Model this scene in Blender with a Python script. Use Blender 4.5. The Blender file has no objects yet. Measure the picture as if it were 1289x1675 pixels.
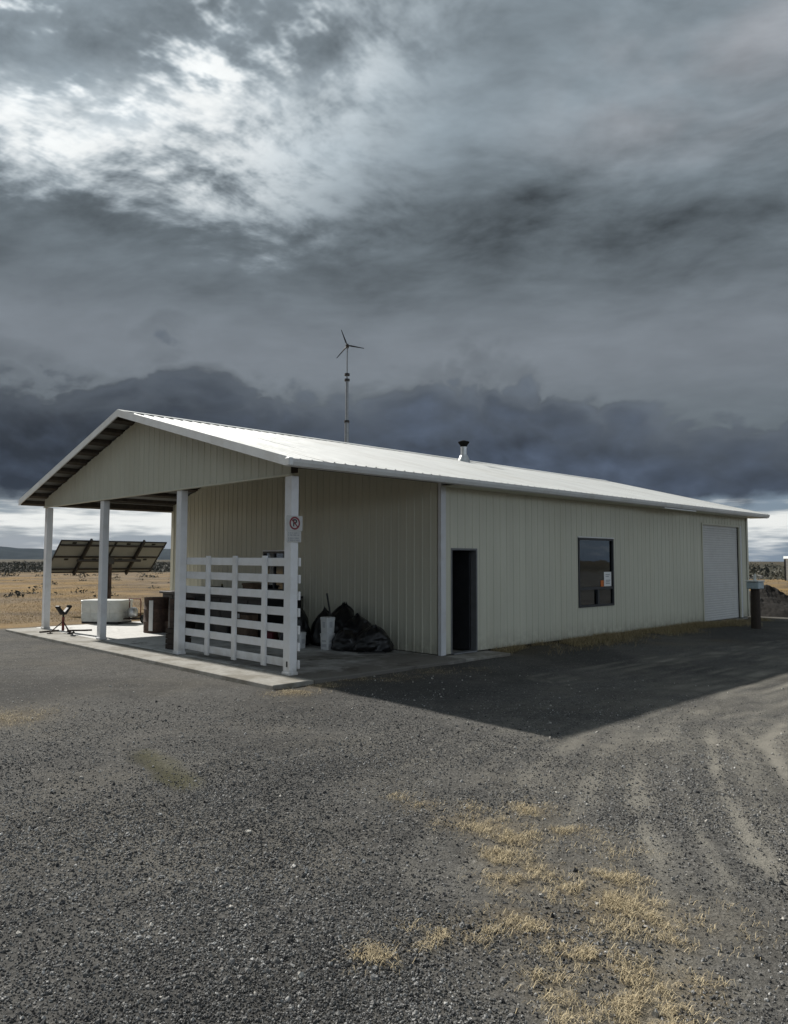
import bpy, bmesh, math, random
import numpy as np
from mathutils import Vector, Matrix, noise as mnoise

random.seed(7); rng = np.random.default_rng(7)
scene = bpy.context.scene
COL = scene.collection
rad = math.radians

# ------------------------------------------------------------------ camera
CAM = Vector((-7.302, -9.946, 1.85))
YAW, PITCH, ROLL = rad(45.988), rad(3.681), rad(0.177)
F = Vector((math.cos(YAW)*math.cos(PITCH), math.sin(YAW)*math.cos(PITCH), math.sin(PITCH)))
R0 = Vector((math.sin(YAW), -math.cos(YAW), 0)); U0 = R0.cross(F)
Rv = math.cos(ROLL)*R0 + math.sin(ROLL)*U0; Uv = -math.sin(ROLL)*R0 + math.cos(ROLL)*U0
cam_data = bpy.data.cameras.new('camera'); cam = bpy.data.objects.new('camera', cam_data)
COL.objects.link(cam); scene.camera = cam
cam_data.sensor_fit = 'VERTICAL'; cam_data.sensor_height = 36; cam_data.lens = 36*1225.8/1675
cam_data.clip_start = 0.05; cam_data.clip_end = 40000
cam.matrix_world = Matrix(((Rv.x, Uv.x, -F.x, CAM.x), (Rv.y, Uv.y, -F.y, CAM.y), (Rv.z, Uv.z, -F.z, CAM.z), (0, 0, 0, 1)))

# ------------------------------------------------------------------ node helper
class S:
    """a node socket with arithmetic"""
    def __init__(s, nt, v): s.nt, s.v = nt, v
    def _m(s, op, *a, clamp=False):
        n = s.nt.nodes.new('ShaderNodeMath'); n.operation = op; n.use_clamp = clamp
        for i, x in enumerate((s,)+a):
            if isinstance(x, S): s.nt.links.new(x.v, n.inputs[i])
            else: n.inputs[i].default_value = x
        return S(s.nt, n.outputs[0])
    def __add__(s, o): return s._m('ADD', o)
    __radd__ = __add__
    def __mul__(s, o): return s._m('MULTIPLY', o)
    __rmul__ = __mul__
    def __sub__(s, o): return s._m('SUBTRACT', o)
    def __rsub__(s, o): return (s*-1.0)+o
    def __truediv__(s, o): return s._m('DIVIDE', o)
    def pw(s, o): return s._m('POWER', o)
    def mx(s, o): return s._m('MAXIMUM', o)
    def mn(s, o): return s._m('MINIMUM', o)
    def ab(s): return s._m('ABSOLUTE')
    def cl(s): return s._m('ADD', 0.0, clamp=True)
    def step(s, a, b):
        n = s.nt.nodes.new('ShaderNodeMapRange'); n.interpolation_type = 'SMOOTHSTEP'
        s.nt.links.new(s.v, n.inputs[0])
        for i, x in ((1, a), (2, b)):
            if isinstance(x, S): s.nt.links.new(x.v, n.inputs[i])
            else: n.inputs[i].default_value = x
        return S(s.nt, n.outputs[0])
    def gauss(s, c, w): return ((s-c)/w).pw(2.0)._m('MULTIPLY', -1.0)._m('EXPONENT')
def newnode(nt, t, **kw):
    n = nt.nodes.new(t)
    for k, v in kw.items(): setattr(n, k, v)
    return n
def tex_noise(nt, vec, scale, detail=5, rough=.55, dist=0.0, lac=2.0):
    n = newnode(nt, 'ShaderNodeTexNoise'); n.inputs['Scale'].default_value = scale
    n.inputs['Detail'].default_value = detail; n.inputs['Roughness'].default_value = rough
    n.inputs['Distortion'].default_value = dist; n.inputs['Lacunarity'].default_value = lac
    if vec is not None: nt.links.new(vec, n.inputs['Vector'])
    return S(nt, n.outputs['Fac'])
def mixc(nt, f, a, b):
    n = newnode(nt, 'ShaderNodeMix', data_type='RGBA')
    for i, x in ((0, f), (6, a), (7, b)):
        if isinstance(x, S): nt.links.new(x.v, n.inputs[i])
        elif hasattr(x, 'links'): nt.links.new(x, n.inputs[i])
        elif isinstance(x, (tuple, list)): n.inputs[i].default_value = (*x[:3], 1)
        else: n.inputs[i].default_value = x
    return n.outputs[2]
def combine(nt, x, y, z):
    n = newnode(nt, 'ShaderNodeCombineXYZ')
    for i, v in enumerate((x, y, z)):
        if isinstance(v, S): nt.links.new(v.v, n.inputs[i])
        else: n.inputs[i].default_value = v
    return n.outputs[0]

# ------------------------------------------------------------------ sky
SUN_DIR = Vector((-0.30, 4.65, 3.53)).normalized()
SUN_EL = math.asin(SUN_DIR.z)
world = bpy.data.worlds.new('World'); scene.world = world; world.use_nodes = True
wt = world.node_tree; wt.nodes.clear()
out = newnode(wt, 'ShaderNodeOutputWorld'); bg = newnode(wt, 'ShaderNodeBackground')
wt.links.new(bg.outputs[0], out.inputs[0])
nish = newnode(wt, 'ShaderNodeTexSky', sky_type='NISHITA', sun_disc=False)
nish.sun_elevation = SUN_EL; nish.sun_rotation = math.atan2(SUN_DIR.x, SUN_DIR.y)
tc = newnode(wt, 'ShaderNodeTexCoord'); sep = newnode(wt, 'ShaderNodeSeparateXYZ')
wt.links.new(tc.outputs['Generated'], sep.inputs[0])
dx, dy, dz = (S(wt, sep.outputs[i]) for i in range(3))
cy_, sy_ = math.cos(YAW), math.sin(YAW)
df = dx*cy_ + dy*sy_; dr = dx*sy_ - dy*cy_
az = dr._m('ARCTAN2', df)*(180/math.pi)          # degrees right of the view
el = dz._m('ARCSINE')*(180/math.pi)
sunang = (dx*SUN_DIR.x + dy*SUN_DIR.y + dz*SUN_DIR.z).cl()._m('ARCCOSINE')*(180/math.pi)
# plane-projected coordinates for the high cloud deck
inv = (dz.mx(0.0)+0.22)
px, py = dr/inv, df/inv
w1 = tex_noise(wt, combine(wt, px, py, 0.0), 1.5, 2, .5); w2 = tex_noise(wt, combine(wt, px, py, 7.3), 1.5, 2, .5)
pxw, pyw = px + (w1-.5)*0.26, py + (w2-.5)*0.26
n_big = tex_noise(wt, combine(wt, pxw, pyw, 12.4), 2.0, 4, .55)
n_mid = tex_noise(wt, combine(wt, pxw+pyw*.35, pyw*1.35, 14.8), 5.0, 5, .60)
n_fine = tex_noise(wt, combine(wt, (pxw+pyw*.8)*.80, (pxw*.8-pyw)*1.15, 9.2), 13.0, 3, .62)   # fibres running down to the right
# high deck: grey, thinner and lighter overhead, bright towards the sun
mott = el.step(16., 31.)*.86 + .14
deck_b = 0.160 + (n_big-.5)*0.58*mott + (n_mid-.5)*0.40*(el.step(14., 29.)*.8+.2) + (n_fine-.5)*.06*mott
deck_b = deck_b + el.step(24., 33.)*0.14 + el.gauss(15.0, 4.0)*0.065 - el.gauss(22.5, 3.0)*0.010
deck_b = deck_b + el.step(38., 66.)*(0.05 + (n_mid-.5)*.8)
near = (sunang - az*.06 + (n_big-.5)*12.).step(45., 27.)
lowlim = (el + (n_big-.5)*6. + (n_mid-.5)*10. + (n_fine-.5)*4.0 + az*0.06).step(22.0, 27.2)
glow = near*lowlim*(n_big*0.25+n_mid*0.50+n_fine*.25).step(.31, .57)
upper = (el - az*.10 + (n_big-.5)*8. + (n_mid-.5)*5.).step(31.6, 34.6)*(az + (n_big-.5)*22.).step(-4., -9.)
ripples = (n_mid*.50 + n_fine*.50).step(.46, .61)
glow = glow*(1.0 - upper*(1.0-ripples)*0.90)*(1.0-(1.0-n_fine.step(.28, .52))*.30)
deck_b = (deck_b + glow*0.66).mx(0.02)
warm = mixc(wt, glow.cl(), (0.80, 0.965, 1.09), (0.97, 1.0, 1.0))
warm = mixc(wt, el.gauss(15., 5.)*0.7, warm, (0.88, 0.975, 1.10))
warm = mixc(wt, (az.step(4., 22.)*el.step(24., 31.)*n_big.step(.45, .6))*.5, warm, (1.02, .985, 1.03))
deckc = newnode(wt, 'ShaderNodeVectorMath', operation='SCALE')
wt.links.new(warm, deckc.inputs[0]); wt.links.new(deck_b.v, deckc.inputs['Scale'])
# low cumulus bank; its unseen side opposite the sun is brightened as fill
bw = tex_noise(wt, combine(wt, dx, dy, dz*1.5), 4.0, 2, .5)
bx_, by_, bz_ = dx + (bw-.5)*.10, dy - (bw-.5)*.08, dz*1.7 + (bw-.5)*.05
b_low = tex_noise(wt, combine(wt, bx_, by_, bz_), 5.0, 2, .5); b_mid = tex_noise(wt, combine(wt, bx_, by_, bz_), 11., 4, .46)
b_rel = tex_noise(wt, combine(wt, bx_-.006*cy_+.012*sy_, by_-.006*sy_-.012*cy_, bz_-.026), 11., 3, .46)
b_fin = tex_noise(wt, combine(wt, bx_, by_, bz_), 36., 3, .6)
pf = (b_mid-.5).ab(); pr = (b_rel-.5).ab()     # rounded puffs with sharp creases
edge = 11.9 + az.gauss(-16., 8.)*2.4 + az.gauss(7., 7.)*1.8 - az.gauss(34., 12.)*1.8 + (b_low-.5)*6. + pf*12. + (b_fin-.5)*1.6 - 1.1
depth = (edge-el)
inb = depth.step(-0.25, 0.70)
back = (depth + 0.7 + (n_big-.5)*9. + (b_low-.5)*5.).step(-0.5, 1.6)*.42   # paler cloud standing behind the bank
away = ((dx*SUN_DIR.x + dy*SUN_DIR.y)*-1.25).step(.5, .95)  # out-of-view lobe opposite the sun, raised to brighten the shaded long wall
bank_b = 0.066 + (pf-pr)*0.13 + (pf-.07)*.05 + (b_mid-.5)*.04 + (b_low-.5)*0.08 + depth.gauss(0.7, 1.3)*0.050 + (b_fin-.5)*.035 + az.step(-16., 16.)*0.022 - az.gauss(-28., 9.)*0.022 - depth.gauss(6.0, 2.2)*.012
bank_b = bank_b.mx(0.030) + away*(1.28 + (b_mid-.5)*1.0)
bankc = newnode(wt, 'ShaderNodeVectorMath', operation='SCALE')
bankcol = mixc(wt, depth.step(0.0, 7.0)*(1.0-away), (0.84, 0.99, 1.18), (0.74, 0.96, 1.38))
wt.links.new(bankcol, bankc.inputs[0]); wt.links.new(bank_b.v, bankc.inputs['Scale'])
bank2 = newnode(wt, 'ShaderNodeVectorMath', operation='SCALE'); bank2.inputs[0].default_value = (.86, .99, 1.12)
wt.links.new((0.115 + (pf-pr)*.22 + (b_mid-.5)*.12 + away*.9).mx(.03).v, bank2.inputs['Scale'])
# bright gap along the horizon
gv = combine(wt, dx, dy, dz*4.0)
g1 = tex_noise(wt, gv, 7.0, 3, .55); g2 = tex_noise(wt, combine(wt, dx, dy, dz*9.0), 13.0, 3, .6)
gap = (4.1 + (g1-.5)*2.2 + (b_mid-.5)*2.2 + (b_fin-.5)*.8 - el).step(-.65, .55)
white = (el.gauss(2.7, 0.95)*.62 + (g1-.5)*1.5 + (g2-.5)*1.25 + .08).step(.16, .74)
skyc = newnode(wt, 'ShaderNodeVectorMath', operation='SCALE'); skyc.inputs['Scale'].default_value = 0.05
wt.links.new(nish.outputs[0], skyc.inputs[0])
gapblue = mixc(wt, 0.72, skyc.outputs[0], (0.20, 0.27, 0.36))
gapc = mixc(wt, white, gapblue, (0.86, 0.87, 0.84))
c = mixc(wt, back, deckc.outputs[0], bank2.outputs[0])
c = mixc(wt, inb, c, bankc.outputs[0])
c = mixc(wt, gap, c, gapc)
# below the horizon: dull ground haze
c = mixc(wt, el.step(-.6, -0.05), (0.10, 0.11, 0.11), c)
wt.links.new(c, bg.inputs['Color']); bg.inputs['Strength'].default_value = 0.82
world.cycles.sampling_method = 'MANUAL'; world.cycles.sample_map_resolution = 512

# ------------------------------------------------------------------ sun, view
sun_d = bpy.data.lights.new('sun', 'SUN'); sun_d.energy = 5.0; sun_d.angle = rad(1.0); sun_d.color = (1.0, .96, .90)
sun = bpy.data.objects.new('sun', sun_d); COL.objects.link(sun)
sun.rotation_euler = (-SUN_DIR).to_track_quat('-Z', 'Y').to_euler(); sun.location = (-3, 30, 25)
vs = scene.view_settings; vs.view_transform = 'Standard'; vs.look = 'None'; vs.gamma = 1; vs.use_curve_mapping = False
vs.exposure = 0.3
scene.cycles.use_denoising = True; scene.cycles.max_bounces = 6; scene.cycles.diffuse_bounces = 3
scene.cycles.glossy_bounces = 3; scene.cycles.transmission_bounces = 6; scene.cycles.transparent_max_bounces = 8
scene.cycles.sample_clamp_indirect = 4

# ------------------------------------------------------------------ materials
M = {}
def mat(name, col, rough=.6, metal=0.0, var=.12, scale=6., col2=None, f2=0.0, scale2=1.2, bump=0.0, bscale=60., spec=.4, stretch=(1, 1, 1), lo=.45, hi=.7, zdirt=None, piece=0.0):
    m = bpy.data.materials.new(name); m.use_nodes = True; nt = m.node_tree
    b = nt.nodes['Principled BSDF']; b.inputs['Roughness'].default_value = rough; b.inputs['Metallic'].default_value = metal
    b.inputs['Specular IOR Level'].default_value = spec
    g = newnode(nt, 'ShaderNodeNewGeometry'); mp = newnode(nt, 'ShaderNodeMapping'); mp.inputs['Scale'].default_value = stretch
    nt.links.new(g.outputs['Position'], mp.inputs[0]); P = mp.outputs[0]
    n = tex_noise(nt, P, scale, 6, .6)
    a = tuple(x*(1-var) for x in col); d = tuple(min(1, x*(1+var)) for x in col)
    c = mixc(nt, n.step(.3, .7), a, d)
    if col2: c = mixc(nt, tex_noise(nt, P, scale2, 7, .65).step(lo, hi)*f2, c, col2)
    if zdirt:
        dcol, dh, ds = zdirt; sp_ = newnode(nt, 'ShaderNodeSeparateXYZ'); nt.links.new(g.outputs['Position'], sp_.inputs[0])
        c = mixc(nt, ((1.0-S(nt, sp_.outputs[2])/dh).cl().pw(1.3)*(tex_noise(nt, g.outputs['Position'], 5., 6, .65).step(.30, .62))*ds).cl(), c, dcol)
    if piece:
        oi_ = newnode(nt, 'ShaderNodeObjectInfo'); sc_ = newnode(nt, 'ShaderNodeVectorMath', operation='SCALE'); nt.links.new(c, sc_.inputs[0])
        nt.links.new((S(nt, oi_.outputs['Random'])*(2*piece)+(1-piece)).v, sc_.inputs['Scale']); c = sc_.outputs[0]
    nt.links.new(c, b.inputs['Base Color'])
    r = tex_noise(nt, P, scale*2.3, 4, .6)
    nt.links.new((r*.25 + (rough-.12)).cl().v, b.inputs['Roughness'])
    if bump:
        bn = newnode(nt, 'ShaderNodeBump'); bn.inputs['Strength'].default_value = min(1, bump); bn.inputs['Distance'].default_value = .01
        nt.links.new(tex_noise(nt, P, bscale, 5, .6).v, bn.inputs['Height']); nt.links.new(bn.outputs[0], b.inputs['Normal'])
    M[name] = m; return m
mat('siding', (.585, .575, .465), .45, 0, .04, 3, (.50, .475, .36), .28, 1.1, .05, 8, stretch=(1, 1, .14), zdirt=((.20, .175, .135), .45, .5), piece=.022)
mat('wall_core', (.10, .095, .08), .9)
mat('white_paint', (.82, .83, .84), .5, 0, .03, 5, (.62, .60, .55), .35, 2.6, .08, 40, zdirt=((.32, .29, .24), .4, .6), piece=.03)
mat('white_trim', (.70, .71, .70), .42, 0, .04, 4, (.52, .50, .45), .4, 1.7)
mat('corner_white', (.62, .63, .64), .45, 0, .04, 4, (.48, .46, .42), .4, 1.7)
mat('roof_white', (.66, .67, .65), .62, 0, .04, 2.5, (.50, .49, .45), .5, .9, stretch=(1, .3, 1), piece=.04)
mat('roof_under', (.17, .17, .16), .6, 0, .08, 3)
mat('timber', (.050, .040, .031), .85, 0, .25, 9, bump=.3, bscale=30)
mat('slab_front', (.29, .28, .25), .85, 0, .14, 9, (.16, .145, .115), .85, 1.3, .3, 70, lo=.42, hi=.62)
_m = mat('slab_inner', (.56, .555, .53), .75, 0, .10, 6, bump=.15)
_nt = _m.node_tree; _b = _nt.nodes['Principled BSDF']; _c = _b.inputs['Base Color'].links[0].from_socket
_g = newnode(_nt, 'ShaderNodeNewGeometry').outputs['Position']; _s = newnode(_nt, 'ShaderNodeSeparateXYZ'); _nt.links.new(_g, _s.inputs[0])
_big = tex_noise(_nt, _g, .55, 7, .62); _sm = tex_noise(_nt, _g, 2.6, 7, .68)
_darker = ((5.9-S(_nt, _s.outputs[1]))*.16 + (_big-.5)*3.0 + (_sm-.5)*1.4).cl()      # graded darker towards the corner post, broken up by noise
_c = mixc(_nt, _darker*.95, _c, (.125, .115, .098)); _c = mixc(_nt, tex_noise(_nt, _g, 1.3, 7, .7).step(.56, .64)*.7, _c, (.07, .06, .05))
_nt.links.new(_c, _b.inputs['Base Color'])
mat('dark_frame', (.035, .037, .04), .45)
mat('grey_frame', (.16, .165, .17), .5)
mat('interior', (.03, .03, .03), .9)
mat('roll_door', (.62, .62, .60), .5, 0, .03, 4, (.50, .49, .46), .3, 1.5)
mat('steel', (.30, .31, .32), .45, .6, .12, 6)
mat('galv', (.52, .53, .53), .38, .85, .12, 9)
mat('black_metal', (.012, .012, .013), .5)
mat('soot', (.008, .008, .008), .95, spec=.05)
mat('dark_paint', (.035, .033, .032), .6, 0, .2, 8)
mat('rust', (.075, .045, .032), .8, 0, .35, 9, (.045, .03, .022), .8, 3., .3, 50)
mat('rust_dark', (.045, .032, .026), .75, 0, .35, 9, (.09, .045, .03), .6, 4., .3, 50)
mat('red_paint', (.17, .035, .025), .55, 0, .2, 9, (.06, .03, .025), .5, 5.)
mat('poly_white', (.66, .67, .63), .45, 0, .05, 4, (.42, .40, .34), .5, 2.2)
mat('pail_white', (.72, .73, .72), .45, 0, .04, 6, (.5, .49, .46), .4, 5.)
mat('label_grey', (.33, .34, .35), .6, 0, .2, 60)
mat('pail_print', (.50, .51, .52), .6, 0, .15, 60)
mat('tarp', (.012, .012, .0125), .42, 0, .2, 8, bump=.5, bscale=18)
mat('bag_black', (.010, .010, .011), .34, 0, .2, 8, bump=.35, bscale=14, spec=.5)
mat('wood_dark', (.045, .033, .025), .8, 0, .25, 12, bump=.3, bscale=40, stretch=(6, 6, .8))
mat('wood_brown', (.11, .075, .05), .8, 0, .25, 12, bump=.3, bscale=40)
mat('teal_box', (.42, .50, .53), .5, 0, .08, 9, (.27, .31, .33), .5, 4.)
mat('red_plastic', (.11, .008, .016), .4)
mat('olive', (.17, .16, .06), .5)
mat('paper', (.80, .80, .78), .8, 0, .02)
mat('orange', (.62, .17, .04), .7)
mat('sign_white', (.52, .52, .50), .4, 0, .03, 20, (.5, .47, .42), .4, 12)
mat('sign_red', (.22, .025, .035), .45)
mat('sign_black', (.03, .03, .03), .5)
mat('module_back', (.24, .255, .25), .55, 0, .06, 3)
mat('module_frame', (.02, .02, .022), .45)
mat('module_front', (.01, .013, .03), .15)
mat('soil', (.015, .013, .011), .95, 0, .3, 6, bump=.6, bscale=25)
mat('boulder', (.26, .245, .22), .9, 0, .25, 3, bump=.5, bscale=12)
mat('far_white', (.78, .79, .76), .6)
mat('hill', (.03, .034, .030), .95, 0, .25, .004, spec=0.)
mat('bark', (.07, .05, .035), .9)
def glass(name):
    m = bpy.data.materials.new(name); m.use_nodes = True; nt = m.node_tree; nt.nodes.clear()
    o = newnode(nt, 'ShaderNodeOutputMaterial'); mx = newnode(nt, 'ShaderNodeMixShader')
    t = newnode(nt, 'ShaderNodeBsdfTransparent'); t.inputs[0].default_value = (.42, .46, .47, 1)
    g = newnode(nt, 'ShaderNodeBsdfGlossy'); g.inputs['Roughness'].default_value = .015; g.inputs[0].default_value = (.9, .95, 1, 1)
    geo = newnode(nt, 'ShaderNodeNewGeometry'); bn = newnode(nt, 'ShaderNodeBump'); bn.inputs['Strength'].default_value = .05; bn.inputs['Distance'].default_value = .02
    nt.links.new(tex_noise(nt, geo.outputs['Position'], 2.2, 2, .5).v, bn.inputs['Height']); nt.links.new(bn.outputs[0], g.inputs['Normal'])
    fr = newnode(nt, 'ShaderNodeFresnel'); fr.inputs[0].default_value = 1.45
    nt.links.new((S(nt, fr.outputs[0])*1.5+.05).cl().v, mx.inputs[0]); nt.links.new(t.outputs[0], mx.inputs[1]); nt.links.new(g.outputs[0], mx.inputs[2])
    nt.links.new(mx.outputs[0], o.inputs[0]); M[name] = m
glass('glass')
def plant_mat(name, c1, c2, trans=.25):
    m = bpy.data.materials.new(name); m.use_nodes = True; nt = m.node_tree
    b = nt.nodes['Principled BSDF']; b.inputs['Roughness'].default_value = .8; b.inputs['Specular IOR Level'].default_value = .2
    at = newnode(nt, 'ShaderNodeAttribute', attribute_name='rnd')
    nt.links.new(mixc(nt, S(nt, at.outputs['Fac']), c1, c2), b.inputs['Base Color']); M[name] = m
plant_mat('straw', (.21, .165, .10), (.62, .52, .335))
plant_mat('straw_gold', (.17, .115, .05), (.40, .29, .13))
plant_mat('sage', (.028, .030, .023), (.072, .068, .050))
plant_mat('weed', (.15, .125, .07), (.46, .37, .21))
# gravel stones
m = bpy.data.materials.new('gravel_stone'); m.use_nodes = True; nt = m.node_tree; b = nt.nodes['Principled BSDF']
oi = newnode(nt, 'ShaderNodeObjectInfo'); rp = newnode(nt, 'ShaderNodeValToRGB'); nt.links.new(oi.outputs['Random'], rp.inputs[0])
cr = rp.color_ramp; cr.elements[0].color = (.022, .022, .024, 1); cr.elements[1].color = (.30, .29, .27, 1)
for p, v in ((.35, .085), (.70, .15), (.90, .23), (.975, .36)):
    e = cr.elements.new(p); e.color = (v*1.1, v*1.085, v*1.04, 1)
gp = newnode(nt, 'ShaderNodeNewGeometry').outputs['Position']; scn = newnode(nt, 'ShaderNodeVectorMath', operation='SCALE'); nt.links.new(rp.outputs[0], scn.inputs[0])
nt.links.new((tex_noise(nt, gp, .5, 5, .6).step(.32, .68)*.55 + tex_noise(nt, gp, 2.2, 4, .6).step(.3, .7)*.45 + .52).v, scn.inputs['Scale'])
nt.links.new(scn.outputs[0], b.inputs['Base Color']); b.inputs['Roughness'].default_value = .85; M['gravel_stone'] = m

# ------------------------------------------------------------------ mesh helpers
def tag(o, label=None, cat=None, group=None, kind=None):
    if label: o['label'] = label
    if cat: o['category'] = cat
    if group: o['group'] = group
    if kind: o['kind'] = kind
    return o
def empty(name, loc=(0, 0, 0), rz=0.):
    o = bpy.data.objects.new(name, None); COL.objects.link(o); o.location = loc; o.rotation_euler = (0, 0, rz)
    o.empty_display_size = .2; return o
def link(name, me, parent=None):
    o = bpy.data.objects.new(name, me); COL.objects.link(o)
    if parent is not None: o.parent = parent
    return o
class MB:
    def __init__(s): s.v, s.f = [], []
    def add(s, vs, fs):
        n = len(s.v); s.v += [tuple(v) for v in vs]; s.f += [tuple(i+n for i in f) for f in fs]; return s
    def box(s, lo, hi, ch=0.0):
        bm = bmesh.new(); bmesh.ops.create_cube(bm, size=1)
        for v in bm.verts: v.co = Vector([(lo[i]+hi[i])/2 + v.co[i]*(hi[i]-lo[i]) for i in range(3)])
        if ch: bmesh.ops.bevel(bm, geom=bm.edges[:], offset=ch, segments=1, affect='EDGES', profile=.5)
        bm.verts.index_update(); s.add([v.co[:] for v in bm.verts], [[v.index for v in f.verts] for f in bm.faces]); bm.free(); return s
    def tube(s, pts, r, n=10, cap=True):
        pts = [Vector(p) for p in pts]; rs = r if isinstance(r, (list, tuple)) else [r]*len(pts); vs, fs = [], []
        for i, p in enumerate(pts):
            d = (pts[min(i+1, len(pts)-1)]-pts[max(i-1, 0)]).normalized()
            a = Vector((0, 0, 1)) if abs(d.z) < .9 else Vector((1, 0, 0)); x = d.cross(a).normalized(); y = d.cross(x)
            for k in range(n):
                t = 2*math.pi*k/n; vs.append(p + (x*math.cos(t)+y*math.sin(t))*rs[i])
        for i in range(len(pts)-1):
            for k in range(n): fs.append((i*n+k, i*n+(k+1) % n, (i+1)*n+(k+1) % n, (i+1)*n+k))
        if cap: fs.append(tuple(range(n-1, -1, -1))); fs.append(tuple((len(pts)-1)*n+k for k in range(n)))
        return s.add(vs, fs)
    def lathe(s, prof, c=(0, 0, 0), n=24, wob=None):
        vs, fs = [], []
        for i, (r, z) in enumerate(prof):
            for k in range(n):
                t = 2*math.pi*k/n; q = r*(1+(wob(t, z) if wob else 0)); vs.append((c[0]+q*math.cos(t), c[1]+q*math.sin(t), c[2]+z))
        for i in range(len(prof)-1):
            for k in range(n): fs.append((i*n+k, i*n+(k+1) % n, (i+1)*n+(k+1) % n, (i+1)*n+k))
        fs.append(tuple(range(n-1, -1, -1))); fs.append(tuple((len(prof)-1)*n+k for k in range(n)))
        return s.add(vs, fs)
    def prism(s, poly, a0, a1, axis=1):
        """poly in the two other axes, extruded along axis"""
        def p(u, w, t): return {0: (t, u, w), 1: (u, t, w), 2: (u, w, t)}[axis]
        n = len(poly); vs = [p(u, w, a0) for u, w in poly]+[p(u, w, a1) for u, w in poly]
        return s.add(vs, [tuple(range(n)), tuple(range(2*n-1, n-1, -1))]+[(i, i+n, (i+1) % n+n, (i+1) % n) for i in range(n)])
    def mesh(s, name, m, smooth=False):
        me = bpy.data.meshes.new(name); me.from_pydata(s.v, [], s.f); me.materials.append(M[m])
        bm = bmesh.new(); bm.from_mesh(me); bmesh.ops.recalc_face_normals(bm, faces=bm.faces); bm.to_mesh(me); bm.free()
        if smooth:
            for p in me.polygons: p.use_smooth = True
            try: me.set_sharp_from_angle(angle=rad(40))
            except Exception: pass
        return me
    def build(s, name, m, parent=None, smooth=False): return link(name, s.mesh(name, m, smooth), parent)
def box(name, lo, hi, m, parent=None, ch=.004): return MB().box(lo, hi, ch).build(name, m, parent)
def vnoise(x, y, s, seed=0.):
    out = np.empty(x.shape); xf, yf = x.ravel(), y.ravel(); of = out.ravel()
    for i in range(xf.size): of[i] = mnoise.noise((xf[i]*s, yf[i]*s, seed))
    return out.reshape(x.shape)
def gridnoise(x, y, s, seed):
    """fast value noise, vectorised"""
    r = np.random.default_rng(seed); T = r.random((256, 256))
    xs, ys = x*s+1000., y*s+1000.; xi, yi = np.floor(xs).astype(int), np.floor(ys).astype(int); fx, fy = xs-xi, ys-yi
    fx, fy = fx*fx*(3-2*fx), fy*fy*(3-2*fy); g = lambda a, b: T[a % 256, b % 256]
    return (g(xi, yi)*(1-fx)+g(xi+1, yi)*fx)*(1-fy)+(g(xi, yi+1)*(1-fx)+g(xi+1, yi+1)*fx)*fy
def fbm(x, y, s, seed, o=4):
    t, a, n = 0, 1., 0
    for k in range(o): t = t+a*gridnoise(x, y, s*2**k, seed+k); n += a; a *= .55
    return t/n
def pix(x, y, z=-.065):
    """photo position -> point on the ground, used once to lay things out"""
    D = F + Rv*((x-644.5)/1225.8) + Uv*((837.5-y)/1225.8); t = (z-CAM.z)/D.z; return CAM.x+D.x*t, CAM.y+D.y*t

# dimensions of the shed
W, P, L = 10.956, 3.594, 18.92
ZE, ZR, OE, OF, OB = 3.431, 5.015, .585, .569, .281
VR = W/2; SL = (ZR-ZE)/(VR+OE)
def roofz(v): return ZR-abs(v-VR)*SL
ZG = 3.275

# ------------------------------------------------------------------ ground
def tracks(x, y):
    """wheel tracks worn into the gravel, as polylines on the ground"""
    lines = [[(1040, 1690), (1100, 1560), (1080, 1420), (1045, 1330), (1040, 1240), (1090, 1180), (1180, 1130), (1289, 1085), (1500, 1040)],
             [(1289, 1440), (1215, 1350), (1172, 1270), (1160, 1190), (1215, 1145), (1289, 1118), (1500, 1065)],
             [(760, 1420), (815, 1320), (880, 1250), (960, 1195), (1040, 1150), (1150, 1105), (1289, 1065)],
             [(880, 1420), (950, 1310), (985, 1240), (1040, 1180), (1150, 1130), (1300, 1080)],
             [(1420, 1420), (1300, 1290), (1250, 1215), (1289, 1170), (1400, 1130)],
             [(660, 1300), (760, 1230), (860, 1170), (960, 1125), (1100, 1085)],
             [(-200, 1500), (200, 1420), (520, 1330), (720, 1250), (900, 1170)], [(-200, 1330), (200, 1290), (520, 1230), (740, 1170)], [(900, 1110), (1050, 1085), (1289, 1050)]]
    ws = [.13, .12, .08, .09, .15, .06, .12, .10, .12]; st = [.6, .78, .38, .5, .8, .3, .16, .14, .6]
    out = np.zeros_like(x); rut = np.zeros_like(x)
    jit = (fbm(x, y, .9, 31, 3)-.5)*1.1
    for ln, w, k in zip(lines, ws, st):
        pts = [pix(*q) for q in ln]; dmin = np.full(x.shape, 99.)
        for (ax, ay), (bx, by) in zip(pts[:-1], pts[1:]):
            ex, ey = bx-ax, by-ay; t = np.clip(((x-ax)*ex+(y-ay)*ey)/(ex*ex+ey*ey), 0, 1)
            dmin = np.minimum(dmin, np.hypot(x-ax-t*ex, y-ay-t*ey))
        d = np.abs(dmin+jit*w*2)
        d2 = np.abs(dmin-.34+jit*.1)
        d3 = np.abs(dmin-.17-jit*.12)
        out = np.maximum(out, k*.6*np.exp(-(d2/.045)**2)); out = np.maximum(out, k*.45*np.exp(-(d3/.035)**2)); out = np.maximum(out, k*np.exp(-(d/(w*.62))**2)); rut = np.maximum(rut, k*np.exp(-(d/(w*1.2))**2))
    return out*np.clip(fbm(x, y, 1.3, 33, 4)*3.4-.45, .4, 1.6), rut
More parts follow.
